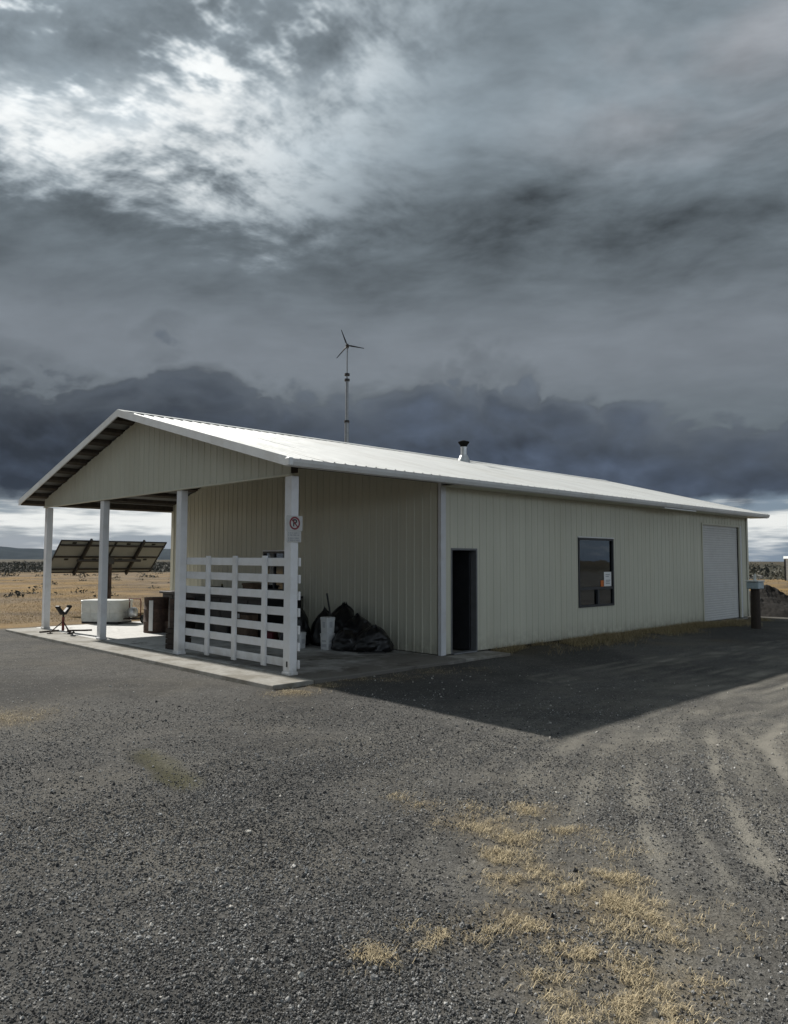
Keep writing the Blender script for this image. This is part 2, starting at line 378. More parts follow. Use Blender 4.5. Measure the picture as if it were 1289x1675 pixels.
def axis_coords(lo, hi, step, far):
    a = np.arange(lo, hi+step/2, step); g = [];  s, p = step, hi
    while p < far: s *= 1.16; p += s; g.append(p)
    h = []; s, p = step, lo
    while p > -far: s *= 1.16; p -= s; h.append(p)
    return np.concatenate([np.array(h[::-1]), a, np.array(g)])
gx, gy = axis_coords(-9.5, 24., .11, 9000.), axis_coords(-12.5, 14., .11, 9000.)
GX, GY = np.meshgrid(gx, gy, indexing='ij')
TR, RUT = tracks(GX, GY)
near = np.exp(-(np.hypot(GX-3, GY+3)/40)**4)
def ground_z(x, y, rut, near): return -.065 + near*((fbm(x, y, .35, 5, 3)-.5)*.035 + (fbm(x, y, 2.2, 9, 3)-.5)*.022 - rut*.022)
def berm(x, y): return np.exp(-((y+.42)/.38)**2)*np.clip((x-5.2)/.8, 0, 1)*np.clip((15.2-x)/.6, 0, 1)*(.45+fbm(x, y, 1.1, 55, 3))
def under_slab(x, y): return ((x > -.75) & (x < L+.3) & (y > np.where(x < 5.0, -.60, .02)) & (y < W+.6))
GZ = ground_z(GX, GY, RUT, near)+berm(GX, GY)*.06
GZ = np.where(under_slab(GX, GY), -.16, GZ)
far = np.hypot(GX, GY); GZ = GZ + np.where(far > 60, (fbm(GX, GY, .012, 17, 3)-.5)*np.clip((far-60)/200, 0, 1)*1.0, 0)
ni, nj = GX.shape
verts = np.stack([GX, GY, GZ], -1).reshape(-1, 3)
idx = np.arange(ni*nj).reshape(ni, nj)
faces = np.stack([idx[:-1, :-1], idx[1:, :-1], idx[1:, 1:], idx[:-1, 1:]], -1).reshape(-1, 4)
me = bpy.data.meshes.new('ground'); me.vertices.add(len(verts)); me.vertices.foreach_set('co', verts.ravel())
me.loops.add(faces.size); me.polygons.add(len(faces)); me.loops.foreach_set('vertex_index', faces.ravel())
me.polygons.foreach_set('loop_start', np.arange(0, faces.size, 4)); me.polygons.foreach_set('use_smooth', np.ones(len(faces), bool))
me.update(); me.validate()
# where the gravel yard ends and the dry field begins
def field(x, y):
    wob = (fbm(x, y, .35, 41, 3)-.5)*2.2
    left = np.clip((y+wob*.5-12.2-np.clip(-x-1.2, 0, 99)*.28)/.9, 0, 1)*np.clip((40.-x)/1., 0, 1)
    left = np.where(x > L+2, np.clip((y+wob-1.0)/2.0, 0, 1), left)
    right = np.clip((x+wob*2-27.5+np.clip(-y-2, 0, 99)*-.9)/3., 0, 1)*np.clip((y+14)/6, 0, 1)
    back = np.clip((-y-140+wob)/6, 0, 1); lf = np.clip((-x-60+wob)/5, 0, 1)
    return np.maximum.reduce([left, right, back, lf])
PATCH = [(650,1305,.10,.5),(690,1318,.16,.8),(762,1322,.13,.6),(750,1345,.2,.85),(800,1350,.26,1),(870,1325,.2,.9),(840,1372,.22,1),(830,1400,.2,1),(835,1440,.17,1),(885,1425,.17,.9),
    (920,1360,.13,.7),(965,1357,.13,.55),(1000,1440,.2,.9),(940,1462,.2,.85),(1010,1490,.28,1),(1065,1495,.2,.9),(985,1515,.2,.8),(1000,1470,.2,.9),(1090,1542,.14,.6),(865,1508,.2,.9),(830,1500,.14,.7),
    (775,1522,.15,.75),(725,1532,.11,.55),(692,1548,.09,.35),(668,1516,.08,.25),(915,1545,.17,.8),(960,1560,.17,.9),(1000,1590,.14,.8),(1065,1605,.18,1),(1120,1612,.17,.9),(1150,1625,.12,.7),(1060,1650,.2,.9),(1050,1690,.2,.8),
    (905,1612,.15,.7),(940,1665,.13,.6),(612,1570,.13,.55),(592,1580,.08,.3),(30,1172,.5,.55),(0,1180,.4,.6),
    (480,1132,.35,.8),(530,1122,.3,.8),(575,1110,.4,.6),(1000,1390,.3,.2),(1160,1510,.3,.22),(700,1100,.35,.35),(780,1095,.3,.3),(640,1112,.3,.3),(660,1108,.35,.4),(720,1098,.35,.35),(1080,1052,.6,.4),(1180,1048,.6,.35)]
PG = [(*pix(x, y), r, k) for x, y, r, k in PATCH]
def grassmask(x, y):
    o = np.zeros_like(x)
    for a, b_, r, k in PG: o = np.maximum(o, k*np.exp(-((np.hypot(x-a, y-b_))/(r*.82))**2))
    return o
FLD = field(GX, GY); GRS = grassmask(GX, GY)
def strip(x, y, p, q, w):
    (ax, ay), (bx, by) = pix(*p), pix(*q); ex, ey = bx-ax, by-ay; t = np.clip(((x-ax)*ex+(y-ay)*ey)/(ex*ex+ey*ey), 0, 1)
    d = np.hypot(x-ax-t*ex, y-ay-t*ey)+(fbm(x, y, 3., 91, 3)-.5)*.16; return np.clip((w-d)/.06, 0, 1)
MOSS = strip(GX, GY, (238, 1232), (302, 1284), .15); DAMP = strip(GX, GY, (222, 1236), (300, 1294), .10)
SAGE = np.clip((np.hypot(GX-CAM.x, GY-CAM.y)-105)/40, 0, 1)
for nm, arr in (('dust', TR), ('field', FLD), ('straw', GRS), ('sage', SAGE), ('moss', MOSS), ('damp', DAMP), ('berm', np.clip(np.exp(-((GY+.35)/.55)**2)*np.clip((GX-4.9)/.5, 0, 1)*np.clip((L+1-GX)/.6, 0, 1), 0, 1))):
    a = me.attributes.new(nm, 'FLOAT', 'POINT'); a.data.foreach_set('value', arr.ravel().astype(np.float32))
m = bpy.data.materials.new('ground'); m.use_nodes = True; nt = m.node_tree; b = nt.nodes['Principled BSDF']
geo = newnode(nt, 'ShaderNodeNewGeometry').outputs['Position']
A = lambda n: S(nt, newnode(nt, 'ShaderNodeAttribute', attribute_name=n).outputs['Fac'])
n1 = tex_noise(nt, geo, .55, 6, .6); n2 = tex_noise(nt, geo, 4., 6, .65); n3 = tex_noise(nt, geo, 38., 5, .7); n4 = tex_noise(nt, geo, 95., 3, .7)
vor = newnode(nt, 'ShaderNodeTexVoronoi'); vor.inputs['Scale'].default_value = 62.; nt.links.new(geo, vor.inputs['Vector'])
vs_ = newnode(nt, 'ShaderNodeSeparateColor'); nt.links.new(vor.outputs['Color'], vs_.inputs[0]); cell = S(nt, vs_.outputs[0])
gcol = mixc(nt, (cell*.65+n3*.5-.1).cl(), (.052, .0505, .048), (.175, .170, .158))
gcol = mixc(nt, n1.step(.44, .66)*.5, gcol, (.150, .139, .118))
gcol = mixc(nt, tex_noise(nt, geo, .23, 5, .6).step(.46, .62)*.55, gcol, (.050, .049, .047))
gcol = mixc(nt, (n2.step(.46, .7))*.35, gcol, (.050, .049, .047))
gcol = mixc(nt, cell.step(.965, .985)*.7, gcol, (.26, .25, .23))
dust = A('dust'); gcol = mixc(nt, (dust*(n2*1.0+n3*.8-.08)*1.1).cl(), gcol, (.255, .24, .205))
straw = A('straw'); gcol = mixc(nt, (straw*.75 + (n3-.5)*1.8*straw + (n2-.5)*1.2*straw).cl()*.6, gcol, (.22, .165, .085))
gcol = mixc(nt, (A('berm')*(n2*1.6)).cl()*.8, gcol, mixc(nt, n3.step(.4, .65), (.05, .043, .034), (.15, .125, .085))); gcol = mixc(nt, A('damp')*.7, gcol, (.035, .034, .03)); gcol = mixc(nt, (A('moss')*(n2*.7+n3*.6)).cl()*.85, gcol, (.092, .088, .046))
f1 = tex_noise(nt, geo, .05, 6, .62); f2 = tex_noise(nt, geo, .9, 7, .65); f3 = tex_noise(nt, geo, 9., 5, .7)
fb = tex_noise(nt, geo, .16, 6, .65); fcol = mixc(nt, f1.step(.40, .62), (.27, .18, .08), (.21, .165, .115))
fcol = mixc(nt, fb.step(.44, .62)*.85, fcol, (.12, .095, .07))
fcol = mixc(nt, f2.step(.50, .68)*.6, fcol, (.15, .11, .07)); fcol = mixc(nt, f3.step(.55, .75)*.4, fcol, (.34, .27, .17))
gcol = mixc(nt, (A('field')*1.4 + (n2-.5)*.8*A('field')).cl(), gcol, fcol)
gcol = mixc(nt, A('sage')*.93, gcol, mixc(nt, f1.step(.40, .62), (.045, .044, .034), (.085, .075, .055)))
nt.links.new(gcol, b.inputs['Base Color']); b.inputs['Roughness'].default_value = .95; b.inputs['Specular IOR Level'].default_value = .06
bn = newnode(nt, 'ShaderNodeBump'); bn.inputs['Strength'].default_value = .9; bn.inputs['Distance'].default_value = .02
nt.links.new((cell*.5 + n3*.8 + n4*.4 + n2*.6).v, bn.inputs['Height']); nt.links.new(bn.outputs[0], b.inputs['Normal'])
me.materials.append(m); ground = link('ground', me); tag(ground, 'dark gravel yard and dry field reaching the horizon', kind='structure')

# far hills on the left horizon
def hills(name, dist, a0, a1, hmax, seed, m, base=-2.):
    vs, fs = [], []; n = 90
    for i in range(n+1):
        a = YAW - rad(a0+(a1-a0)*i/n); c_, s_ = math.cos(a), math.sin(a); t = i/n
        h = hmax*(.62+.5*(mnoise.noise((t*7, seed, 0)))+.16*mnoise.noise((t*31, seed, 2)))*min(1, 6*t+.0, 6*(1-t)+.0)
        for k, (d, z) in enumerate(((dist*.86, base), (dist*.93, max(.4, h*.55)), (dist, max(.5, h)), (dist*1.08, max(.4, h*.6)), (dist*1.2, base))):
            vs.append((CAM.x+c_*d, CAM.y+s_*d, z))
    for i in range(n):
        for k in range(4): fs.append((i*5+k, i*5+k+1, (i+1)*5+k+1, (i+1)*5+k))
    o = MB().add(vs, fs).build(name, m, None, True); tag(o, 'low blue hills along the far horizon', kind='structure'); return o
hills('hills', 7600., -60, 4, 150., 3.3, 'hill')

# ------------------------------------------------------------------ concrete
SX, SY = .79, .646
def slab_part(name, x0, y0, x1, y1, m, nx=1, seed=0, z=0.0):
    mb = MB().box((x0, y0, -.20), (x1, y1, z), .012); return mb.build(name, m)
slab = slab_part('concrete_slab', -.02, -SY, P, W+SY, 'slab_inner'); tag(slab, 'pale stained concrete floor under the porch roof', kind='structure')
ap = slab_part('concrete_apron', -SX, -SY, -.026, W+SY, 'slab_front', z=-.004); tag(ap, 'weathered concrete strip along the porch front', kind='structure')
wk = slab_part('concrete_walk', P+.006, -SY+.03, 5.0, -.03, 'slab_front', z=-.010); tag(wk, 'concrete strip before the dark doorway', kind='structure')
fl = slab_part('shed_floor', P+.012, .02, L-.05, W-.05, 'slab_front', z=-.02); tag(fl, 'concrete floor inside the shed', kind='structure')
rp = MB().prism([(15.15, -.02), (15.15, -.40), (18.5, -.40), (18.5, -.02)], -.16, -.07, 2).build('door_apron', 'slab_front'); tag(rp, 'low concrete sill below the roll up door', kind='structure')
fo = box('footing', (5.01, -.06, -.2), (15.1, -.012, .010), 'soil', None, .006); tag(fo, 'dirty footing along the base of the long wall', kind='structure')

# ------------------------------------------------------------------ shed
shed = empty('metal_shed', (0, 0, 0))
tag(shed, 'long beige metal sided shed with white gabled roof and open porch', 'building')
PITCHR = .2286
def siding(parent, s0, s1, zb, zt, place, openings=(), width=.9144):
    """ribbed steel sheets; place(s, out, z) -> xyz; zt(s) top height"""
    s = s0
    while s < s1-1e-4:
        e = min(s+width, s1); prof = []
        k = 0
        while True:
            c0 = s + PITCHR*k
            if c0 > e+1e-6: break
            for ds, o in ((-.028, 0), (-.012, .014), (.012, .014), (.028, 0), (.088, 0), (.094, .003), (.100, 0), (.128, 0), (.134, .003), (.140, 0)):
                q = c0+.03+ds
                if s-1e-6 <= q <= e: prof.append((q, o))
            k += 1
        if not prof or prof[0][0] > s+1e-4: prof.insert(0, (s, 0))
        if prof[-1][0] < e-1e-4: prof.append((e, 0))
        for a0, a1, _, _ in openings:
            for a in (a0, a1):
                if s < a < e and all(abs(q[0]-a) > 1e-4 for q in prof):
                    prof.append((a, np.interp(a, [q[0] for q in prof], [q[1] for q in prof]))); prof.sort()
        full = any(a0 <= s+1e-6 and a1 >= e-1e-6 and b0 > zb for a0, a1, b0, b1 in openings); mbs = [MB(), MB()]
        for (p0, o0), (p1, o1) in zip(prof[:-1], prof[1:]):
            mid = (p0+p1)/2; cuts = sorted([(b0, b1) for a0, a1, b0, b1 in openings if a0 < mid < a1])
            z = zb; ints = []
            for b0, b1 in cuts:
                if b0 > z: ints.append((z, b0))
                z = max(z, b1)
            ints.append((z, None))
            for za, zc in ints:
                t0, t1 = (zt(p0), zt(p1)) if zc is None else (zc, zc)
                mbs[1 if full and zc is None else 0].add([place(p0, o0, za), place(p1, o1, za), place(p1, o1, t1), place(p0, o0, t0)], [(0, 1, 2, 3)])
        for mb in mbs:
            if not mb.v: continue
            me = bpy.data.meshes.new('siding_panel'); me.from_pydata(mb.v, [], mb.f); me.materials.append(M['siding']); link('siding_panel', me, parent)
        s = e
def backing(name, boxes, m='wall_core'):
    mb = MB()
    for lo, hi in boxes: mb.box(lo, hi)
    return mb.build(name, m, shed)
TOPW = 3.50
D0, D1, DZ = 3.87, 4.67, 2.09                       # doorway
X0, X1, WZ0, WZ1 = 8.48, 10.12, .72, 2.41           # window
Q0, Q1, QZ = 15.37, 18.26, 3.02                     # roll-up door
t = .10; e_ = .006
wl = backing('long_wall', [((P, e_, .0), (D0, t, TOPW)), ((D0, e_, DZ), (D1, t, TOPW)), ((D1, e_, 0), (X0, t, TOPW)), ((X0, e_, 0), (X1, t, WZ0)), ((X0, e_, WZ1), (X1, t, TOPW)),
    ((X1, e_, 0), (Q0, t, TOPW)), ((Q0, e_, QZ), (Q1, t, TOPW)), ((Q1, e_, 0), (L, t, TOPW))])
siding(wl, P+.02, L-.02, .012, lambda s: TOPW, lambda s, o, z: (s, -o, z), [(D0, D1, -1, DZ), (X0, X1, WZ0, WZ1), (Q0, Q1, -1, QZ)])
BW0, BW1, BZ0, BZ1 = 5.18, 6.10, 1.08, 2.06         # porch window
pw = backing('porch_wall', [((P+e_, t+.004, 0), (P+t, BW0, 3.30)), ((P+e_, BW0, 0), (P+t, BW1, BZ0)), ((P+e_, BW0, BZ1), (P+t, BW1, 3.30)), ((P+e_, BW1, 0), (P+t, W-.11, 3.30))])
pw.data.materials[0] = M['wall_core']
MB().prism([(.104, 3.304), (W-.11, 3.304), (W-.11, roofz(W-.11)-.11), (VR, ZR-.11), (.104, roofz(.104)-.11)], P+e_, P+t, 0).build('gable_core', 'wall_core', pw)
siding(pw, .03, W-.03, .012, lambda s: roofz(s)-.115, lambda s, o, z: (P-o, s, z), [(BW0, BW1, BZ0, BZ1)])
lw = backing('rear_wall', [((P+.02, W-.10, 0), (L, W, TOPW))], 'siding')
ew = MB().prism([(.104, 0), (W-.104, 0), (W-.104, roofz(W-.104)-.11), (VR, ZR-.11), (.104, roofz(.104)-.11)], L-.10, L, 0).build('end_wall', 'siding', shed)
gw = MB().prism([(-.06, ZG), (W+.06, ZG), (W+.06, roofz(W+.06)-.125), (VR, ZR-.125), (-.06, roofz(-.06)-.125)], -.085, .06, 0).build('gable', 'timber', shed)
siding(gw, -.07, W+.07, ZG-.02, lambda s: roofz(s)-.12, lambda s, o, z: (-.092-o, s, z))
MB().box((-.125, -.075, ZG-.055), (-.06, W+.075, ZG-.021), .003).build('gable_trim', 'siding', gw)
# corner trims and base trim
def trim(name, lo, hi, m='corner_white', parent=shed, ch=.004): return box(name, lo, hi, m, parent, ch)
MB().prism([(P-.028, .05), (P-.028, -.028), (P+.11, -.028), (P+.11, -.0215), (P-.0215, -.0215), (P-.0215, .05)], .0, TOPW, 2).build('corner_trim', 'corner_white', shed)
MB().prism([(L+.028, .10), (L+.028, -.028), (L-.10, -.028), (L-.10, -.0215), (L+.0215, -.0215), (L+.0215, .10)], .0, TOPW, 2).build('corner_trim', 'siding', shed)
MB().prism([(P-.028, W-.14), (P-.028, W+.02), (P+.15, W+.02), (P+.15, W+.012), (P-.0215, W+.012), (P-.0215, W-.14)], .0, TOPW, 2).build('corner_trim', 'siding', shed)
# roof
def slab_poly(side, o0, o1, zoff0, zoff1):
    """cross-section strip following one slope; side -1 near, +1 far"""
    a, b_ = VR+side*o0, VR+side*o1
    return [(a, roofz(a)+zoff0), (b_, roofz(b_)+zoff0), (b_, roofz(b_)+zoff1), (a, roofz(a)+zoff1)]
HALF = VR+OE
roof = MB().prism(slab_poly(-1, 0, HALF-.01, -.045, -.028), -OF+.02, L+OB-.02, 0).build('roof', 'roof_under', shed)
MB().prism(slab_poly(1, .002, HALF, -.045, -.012), -OF+.02, L+OB-.02, 0).build('roof_sheet', 'roof_under', roof)
u = -OF
while u < L+OB-.02:
    e2 = min(u+.9144, L+OB); mb = MB(); prof = []
    for k in range(5):
        c0 = u+.03+PITCHR*k
        for ds, o in ((-.030, 0), (-.012, .022), (.012, .022), (.030, 0)):
            if u <= c0+ds <= e2: prof.append((c0+ds, o))
    if prof[0][0] > u+1e-4: prof.insert(0, (u, 0))
    if prof[-1][0] < e2-1e-4: prof.append((e2, 0))
    ns = 6; jit = [random.uniform(-.004, .004) for _ in range(ns+1)]
    for j in range(ns):
        va, vb_ = VR-HALF*j/ns-.004, VR-(HALF+.03)*(j+1)/ns
        for (p0, o0), (p1, o1) in zip(prof[:-1], prof[1:]):
            mb.add([(p0, va, roofz(va)-.018+o0+jit[j]), (p1, va, roofz(va)-.018+o1+jit[j]), (p1, vb_, roofz(vb_)-.018+o1+jit[j+1]), (p0, vb_, roofz(vb_)-.018+o0+jit[j+1])], [(0, 1, 2, 3)])
    me = bpy.data.meshes.new('roof_panel'); me.from_pydata(mb.v, [], mb.f); me.materials.append(M['roof_white']); link('roof_panel', me, roof)
    u = e2
MB().prism([(VR-.20, roofz(VR-.20)+.008), (VR, ZR+.014), (VR+.20, roofz(VR+.20)+.008), (VR+.20, roofz(VR+.20)+.014), (VR, ZR+.022), (VR-.20, roofz(VR-.20)+.014)], -OF-.01, L+OB+.01, 0).build('ridge_cap', 'roof_white', roof)
# purlins run the length of the roof and carry the overhang
for side in (-1, 1):
    for k in range(10):
        d0 = .18+k*.635
        if d0 > HALF-.1: break
        MB().prism(slab_poly(side, d0, d0+.17, -.135, -.047), -OF+.03, (P+.3 if side < 0 else P+.3), 0).build('purlin', 'timber', roof)
# header beams of the porch
MB().box((.09, .0, ZG+.10), (P-.04, .09, ZG+.19), .004).build('porch_beam', 'timber', shed)
MB().box((.09, W-.09, ZG+.02), (P-.04, W, ZG+.17), .004).build('porch_beam', 'timber', shed)
# rake boards, fascia and gutter
for side in (-1, 1):
    for (xa, xb) in ((-OF-.022, -OF+.006), (L+OB-.006, L+OB+.022)):
        MB().prism(slab_poly(side, .0 if side < 0 else .003, HALF+.012, -.135, .014), xa, xb, 0).build('rake_board', 'white_trim', shed)
MB().box((-OF+.008, -OE-.004, ZE-.145), (L+OB-.008, -OE+.022, ZE-.034), .003).build('fascia', 'white_trim', shed)
gz = ZE-.03
MB().prism([(-OE-.008, gz), (-OE-.012, gz-.10), (-OE-.075, gz-.105), (-OE-.105, gz-.05), (-OE-.115, gz), (-OE-.108, gz), (-OE-.098, gz-.045), (-OE-.072, gz-.095), (-OE-.018, gz-.092), (-OE-.014, gz)], -OF-.02, L+OB-.1, 0).build('gutter', 'white_trim', shed)
MB().box((-OF-.026, -OE-.125, gz-.115), (-OF+.06, -OE-.002, gz+.012), .012).build('gutter_end', 'white_trim', shed)
MB().prism([(-OE+.02, gz-.118), (-OE-.06, gz-.122), (-OE-.07, gz-.150), (-OE+.02, gz-.145)], 11.7, 13.6, 0).build('loose_flashing', 'white_trim', shed)
# soffit of the long eave
MB().prism([(-OE+.03, ZE-.14), (-.04, ZE-.13), (-.04, ZE-.115), (-OE+.03, ZE-.125)], P-.02, L+OB-.03, 0).build('soffit', 'siding', shed)
# porch posts
V1, V2 = 3.671, 7.35
for v in (.0, V1, V2, W):
    dv = .02 if v == 0 else (-.02 if v == W else 0)
    p = MB().box((-.078, v-.092+dv, .0), (.072, v+.092+dv, ZG-.056), .008).build('porch_post', 'white_paint', shed)
    MB().box((-.092, v-.106+dv, .0), (.086, v+.106+dv, .05), .006).build('base_sleeve', 'white_paint', p)
    if v == 0:
        MB().box((-.0805, -.02, .13), (-.0775, .02, .22)).build('hole', 'sign_black', p)
# doorway
dr_ = MB()
dr_.box((D0-.005, -.024, .0), (D0+.030, .13, DZ+.005), .003); dr_.box((D1-.030, -.024, .0), (D1+.005, .13, DZ+.005), .003); dr_.box((D0+.031, -.024, DZ-.035), (D1-.031, .13, DZ+.005), .003)
door = dr_.build('door', 'grey_frame', shed)
lf = MB().box((D1-.055, .14, .01), (D1-.02, .92, DZ-.05), .004).build('door_leaf', 'dark_frame', door)
MB().lathe([(.012, 0), (.012, .05), (.03, .055), (.034, .075), (.02, .095), (.002, .1)], (0, 0, 0), 14).build('handle', 'steel', door, True).matrix_local = Matrix.Translation((D1-.056, .84, 1.0)) @ Matrix.Rotation(-math.pi/2, 4, 'Y')
MB().box((D0+.046, -.06, -.004), (D1-.046, .14, .016), .004).build('threshold', 'steel', door)
# windows
def window(ax, a0, a1, z0, z1, bars, paper=False):
    """ax 'x': in the long wall facing -y; ax 'y': in the porch wall facing -x"""
    def bxx(mb, s0, s1, zl, zh, o0, o1, ch=.003):
        lo, hi = ((s0, -o1, zl), (s1, -o0, zh)) if ax == 'x' else ((P-o1, s0, zl), (P-o0, s1, zh)); mb.box(lo, hi, ch)
    fr = MB(); w_ = .05
    bxx(fr, a0, a0+w_, z0, z1, -.07, .028); bxx(fr, a1-w_, a1, z0, z1, -.07, .028); bxx(fr, a0+w_+.001, a1-w_-.001, z1-w_, z1, -.07, .028); bxx(fr, a0+w_+.001, a1-w_-.001, z0, z0+w_, -.07, .028)
    o = fr.build('window', 'dark_frame', shed)
    for (s0, s1, zl, zh, o0, o1) in bars:
        mb = MB(); bxx(mb, s0, s1, zl, zh, o0, o1); mb.build('mullion', 'dark_frame', o)
    return o, bxx
hz = 1.17
win, bxx = window('x', X0, X1, WZ0, WZ1, [(X0+.051, X1-.051, hz-.03, hz+.03, -.06, .02), (9.33, 9.41, WZ0+.051, hz-.031, -.06, .022)])
for (s0, s1, zl, zh, o) in ((X0+.05, X1-.05, hz+.03, WZ1-.05, -.022), (X0+.05, 9.33, WZ0+.05, hz-.03, -.030), (9.41, X1-.05, WZ0+.05, hz-.03, -.014)):
    MB().box((s0, -o, zl), (s1, -o+.004, zh)).build('pane', 'glass', win)
mb = MB(); bxx(mb, X0-.02, X1+.02, WZ1+.001, WZ1+.03, -.01, .035); mb.build('drip_cap', 'white_trim', win)
mb = MB(); bxx(mb, 9.44, X1-.07, WZ0+.07, hz-.05, -.06, -.05); mb.build('sash', 'grey_frame', win)
mb = MB(); bxx(mb, 9.70, 10.05, 1.21, 1.57, -.018, -.016, 0); nb = mb.build('notice', 'paper', win)
for zz, w0, w1 in ((1.50, 9.77, 9.97), (1.455, 9.77, 9.93), (1.36, 9.78, 10.0), (1.32, 9.78, 9.96), (1.28, 9.78, 9.99)):
    mb = MB(); bxx(mb, w0, w1, zz-.010, zz+.010, -.0155, -.0145, 0); mb.build('print_line', 'label_grey', nb)
mb = MB(); bxx(mb, 9.54, 9.68, 1.205, 1.36, -.0195, -.0165, 0); mb.build('orange_tag', 'orange', win)
mb = MB(); bxx(mb, X0+.06, 9.30, WZ0+.06, hz-.06, -.075, -.062, .004); mb.build('curtain', 'siding', win)
win2, bx2 = window('y', BW0, BW1, BZ0, BZ1, [(5.62, 5.66, BZ0+.051, BZ1-.051, -.05, .02)])
for s0, s1 in ((BW0+.05, 5.62), (5.66, BW1-.05)):
    mb = MB(); bx2(mb, s0, s1, BZ0+.05, BZ1-.05, -.024, -.020, 0); mb.build('pane', 'glass', win2)
mb = MB(); bx2(mb, BW0-.02, BW1+.02, BZ1+.001, BZ1+.035, -.01, .035); mb.build('drip_cap', 'white_trim', win2)
# roll-up door
fr = MB(); fr.box((Q0-.005, -.03, 0), (Q0+.055, .02, QZ+.005), .003); fr.box((Q1-.055, -.03, 0), (Q1+.005, .02, QZ+.005), .003); fr.box((Q0+.056, -.03, QZ-.05), (Q1-.056, .02, QZ+.005), .003)
roll = fr.build('roll_up_door', 'siding', shed)
zz = .0; k = 0; slat = None
while zz < QZ-.06:
    if slat is None:
        slat = MB().prism([(.057, .0), (.051, .012), (.049, .036), (.051, .060), (.057, .0715), (.067, .036)], Q0+.058, Q1-.058, 0).mesh('slat', 'roll_door')
    o = link('slat', slat, roll); o.location = (0, 0, zz); zz += .0735
MB().box((Q0+.06, .035, -.02), (Q1-.06, .09, -.001), .003).build('bottom_bar', 'black_metal', roll)
# corner panel between the roll-up door and the end of the wall
MB().box((Q1+.012, -.034, .0), (Q1+.11, -.021, QZ+.01), .003).build('door_trim', 'corner_white', shed)
# stove flue on the roof
fx, fy = 10.05, 4.95; fz = roofz(fy)
flue = MB().lathe([(.20, -.07), (.19, .02), (.125, .16), (.115, .18), (.115, .19)], (fx, fy, fz), 20).build('flue', 'galv', roof, True)
MB().lathe([(.092, .14), (.092, .42), (.10, .425), (.10, .44), (.092, .445), (.092, .50)], (fx, fy, fz), 20).build('flue_pipe', 'galv', roof, True)
MB().lathe([(.094, .44), (.12, .50), (.165, .56), (.175, .58), (.165, .60), (.03, .645)], (fx, fy, fz), 20).build('flue_cap', 'soot', roof, True)

# ------------------------------------------------------------------ slatted fence panel between the two right posts
fence = empty('slat_fence', (.09, V1/2, 0)); tag(fence, 'white slatted fence panel between the two right porch posts', 'fence')
rail = MB().box((-.014, -V1/2-.108, -.069), (.014, V1/2+.06, .069), .006).mesh('rail', 'white_paint')
for k in range(7):
    o = link('rail', rail, fence); o.location = (.0, 0, .165+.069-.069+k*.2755); o.rotation_euler = (random.uniform(-.003, .003), 0, 0)
up = MB().box((-.058, -.062, .06), (-.0145, .062, 1.92), .006).mesh('upright', 'white_paint')
for v in (2.72, 1.79, .85):
    o = link('upright', up, fence); o.location = (0, v-V1/2, 0)

# ------------------------------------------------------------------ warning sign on the corner post
sg = empty('prohibition_sign', (-.02, -.076, 2.35)); tag(sg, 'white sign with red circle fixed to the corner porch post', 'sign')
MB().box((-.16, -.014, -.03), (.16, -.006, .215), .003).build('plate', 'sign_white', sg)
MB().box((-.15, -.013, -.215), (.135, -.006, -.033), .003).build('text_plate', 'sign_white', sg)
ring = MB(); n = 40; vs_, fs_ = [], []
for k in range(n):
    t = 2*math.pi*k/n
    for r in (.078, .106): vs_.append((r*math.cos(t), -.0165, .095+r*math.sin(t)))
for k in range(n): fs_.append((2*k, 2*k+1, (2*k+3) % (2*n), (2*k+2) % (2*n)))
ring.add(vs_, fs_).build('red_ring', 'sign_red', sg)
a = math.radians(-45); c_, s_ = math.cos(a), math.sin(a)
MB().add([(c_*p-s_*q, -.0180, .095+s_*p+c_*q) for p, q in ((-.08, -.011), (.08, -.011), (.08, .011), (-.08, .011))], [(0, 1, 2, 3)]).build('red_slash', 'sign_red', sg)
cur = bpy.data.curves.new('letter', 'FONT'); cur.body = 'P'; cur.size = .165; cur.align_x = 'CENTER'; cur.align_y = 'CENTER'; cur.extrude = .0004; cur.offset = .004
cur.materials.append(M['sign_black']); tmp = bpy.data.objects.new('letter_curve', cur); lm = bpy.data.meshes.new_from_object(tmp); bpy.data.objects.remove(tmp); lo = link('letter', lm, sg); lo.location = (.002, -.0172, .095); lo.rotation_euler = (math.pi/2, 0, 0)
random.seed(3)
for row, zz in enumerate((-.065, -.100, -.150, -.185)):
    x = -.125
    while x < .10:
        w_ = random.uniform(.012, .022); MB().box((x, -.0142, zz-.012), (x+w_, -.0132, zz+.012)).build('print_mark', 'label_grey', sg); x += w_+random.choice((.006, .006, .02))

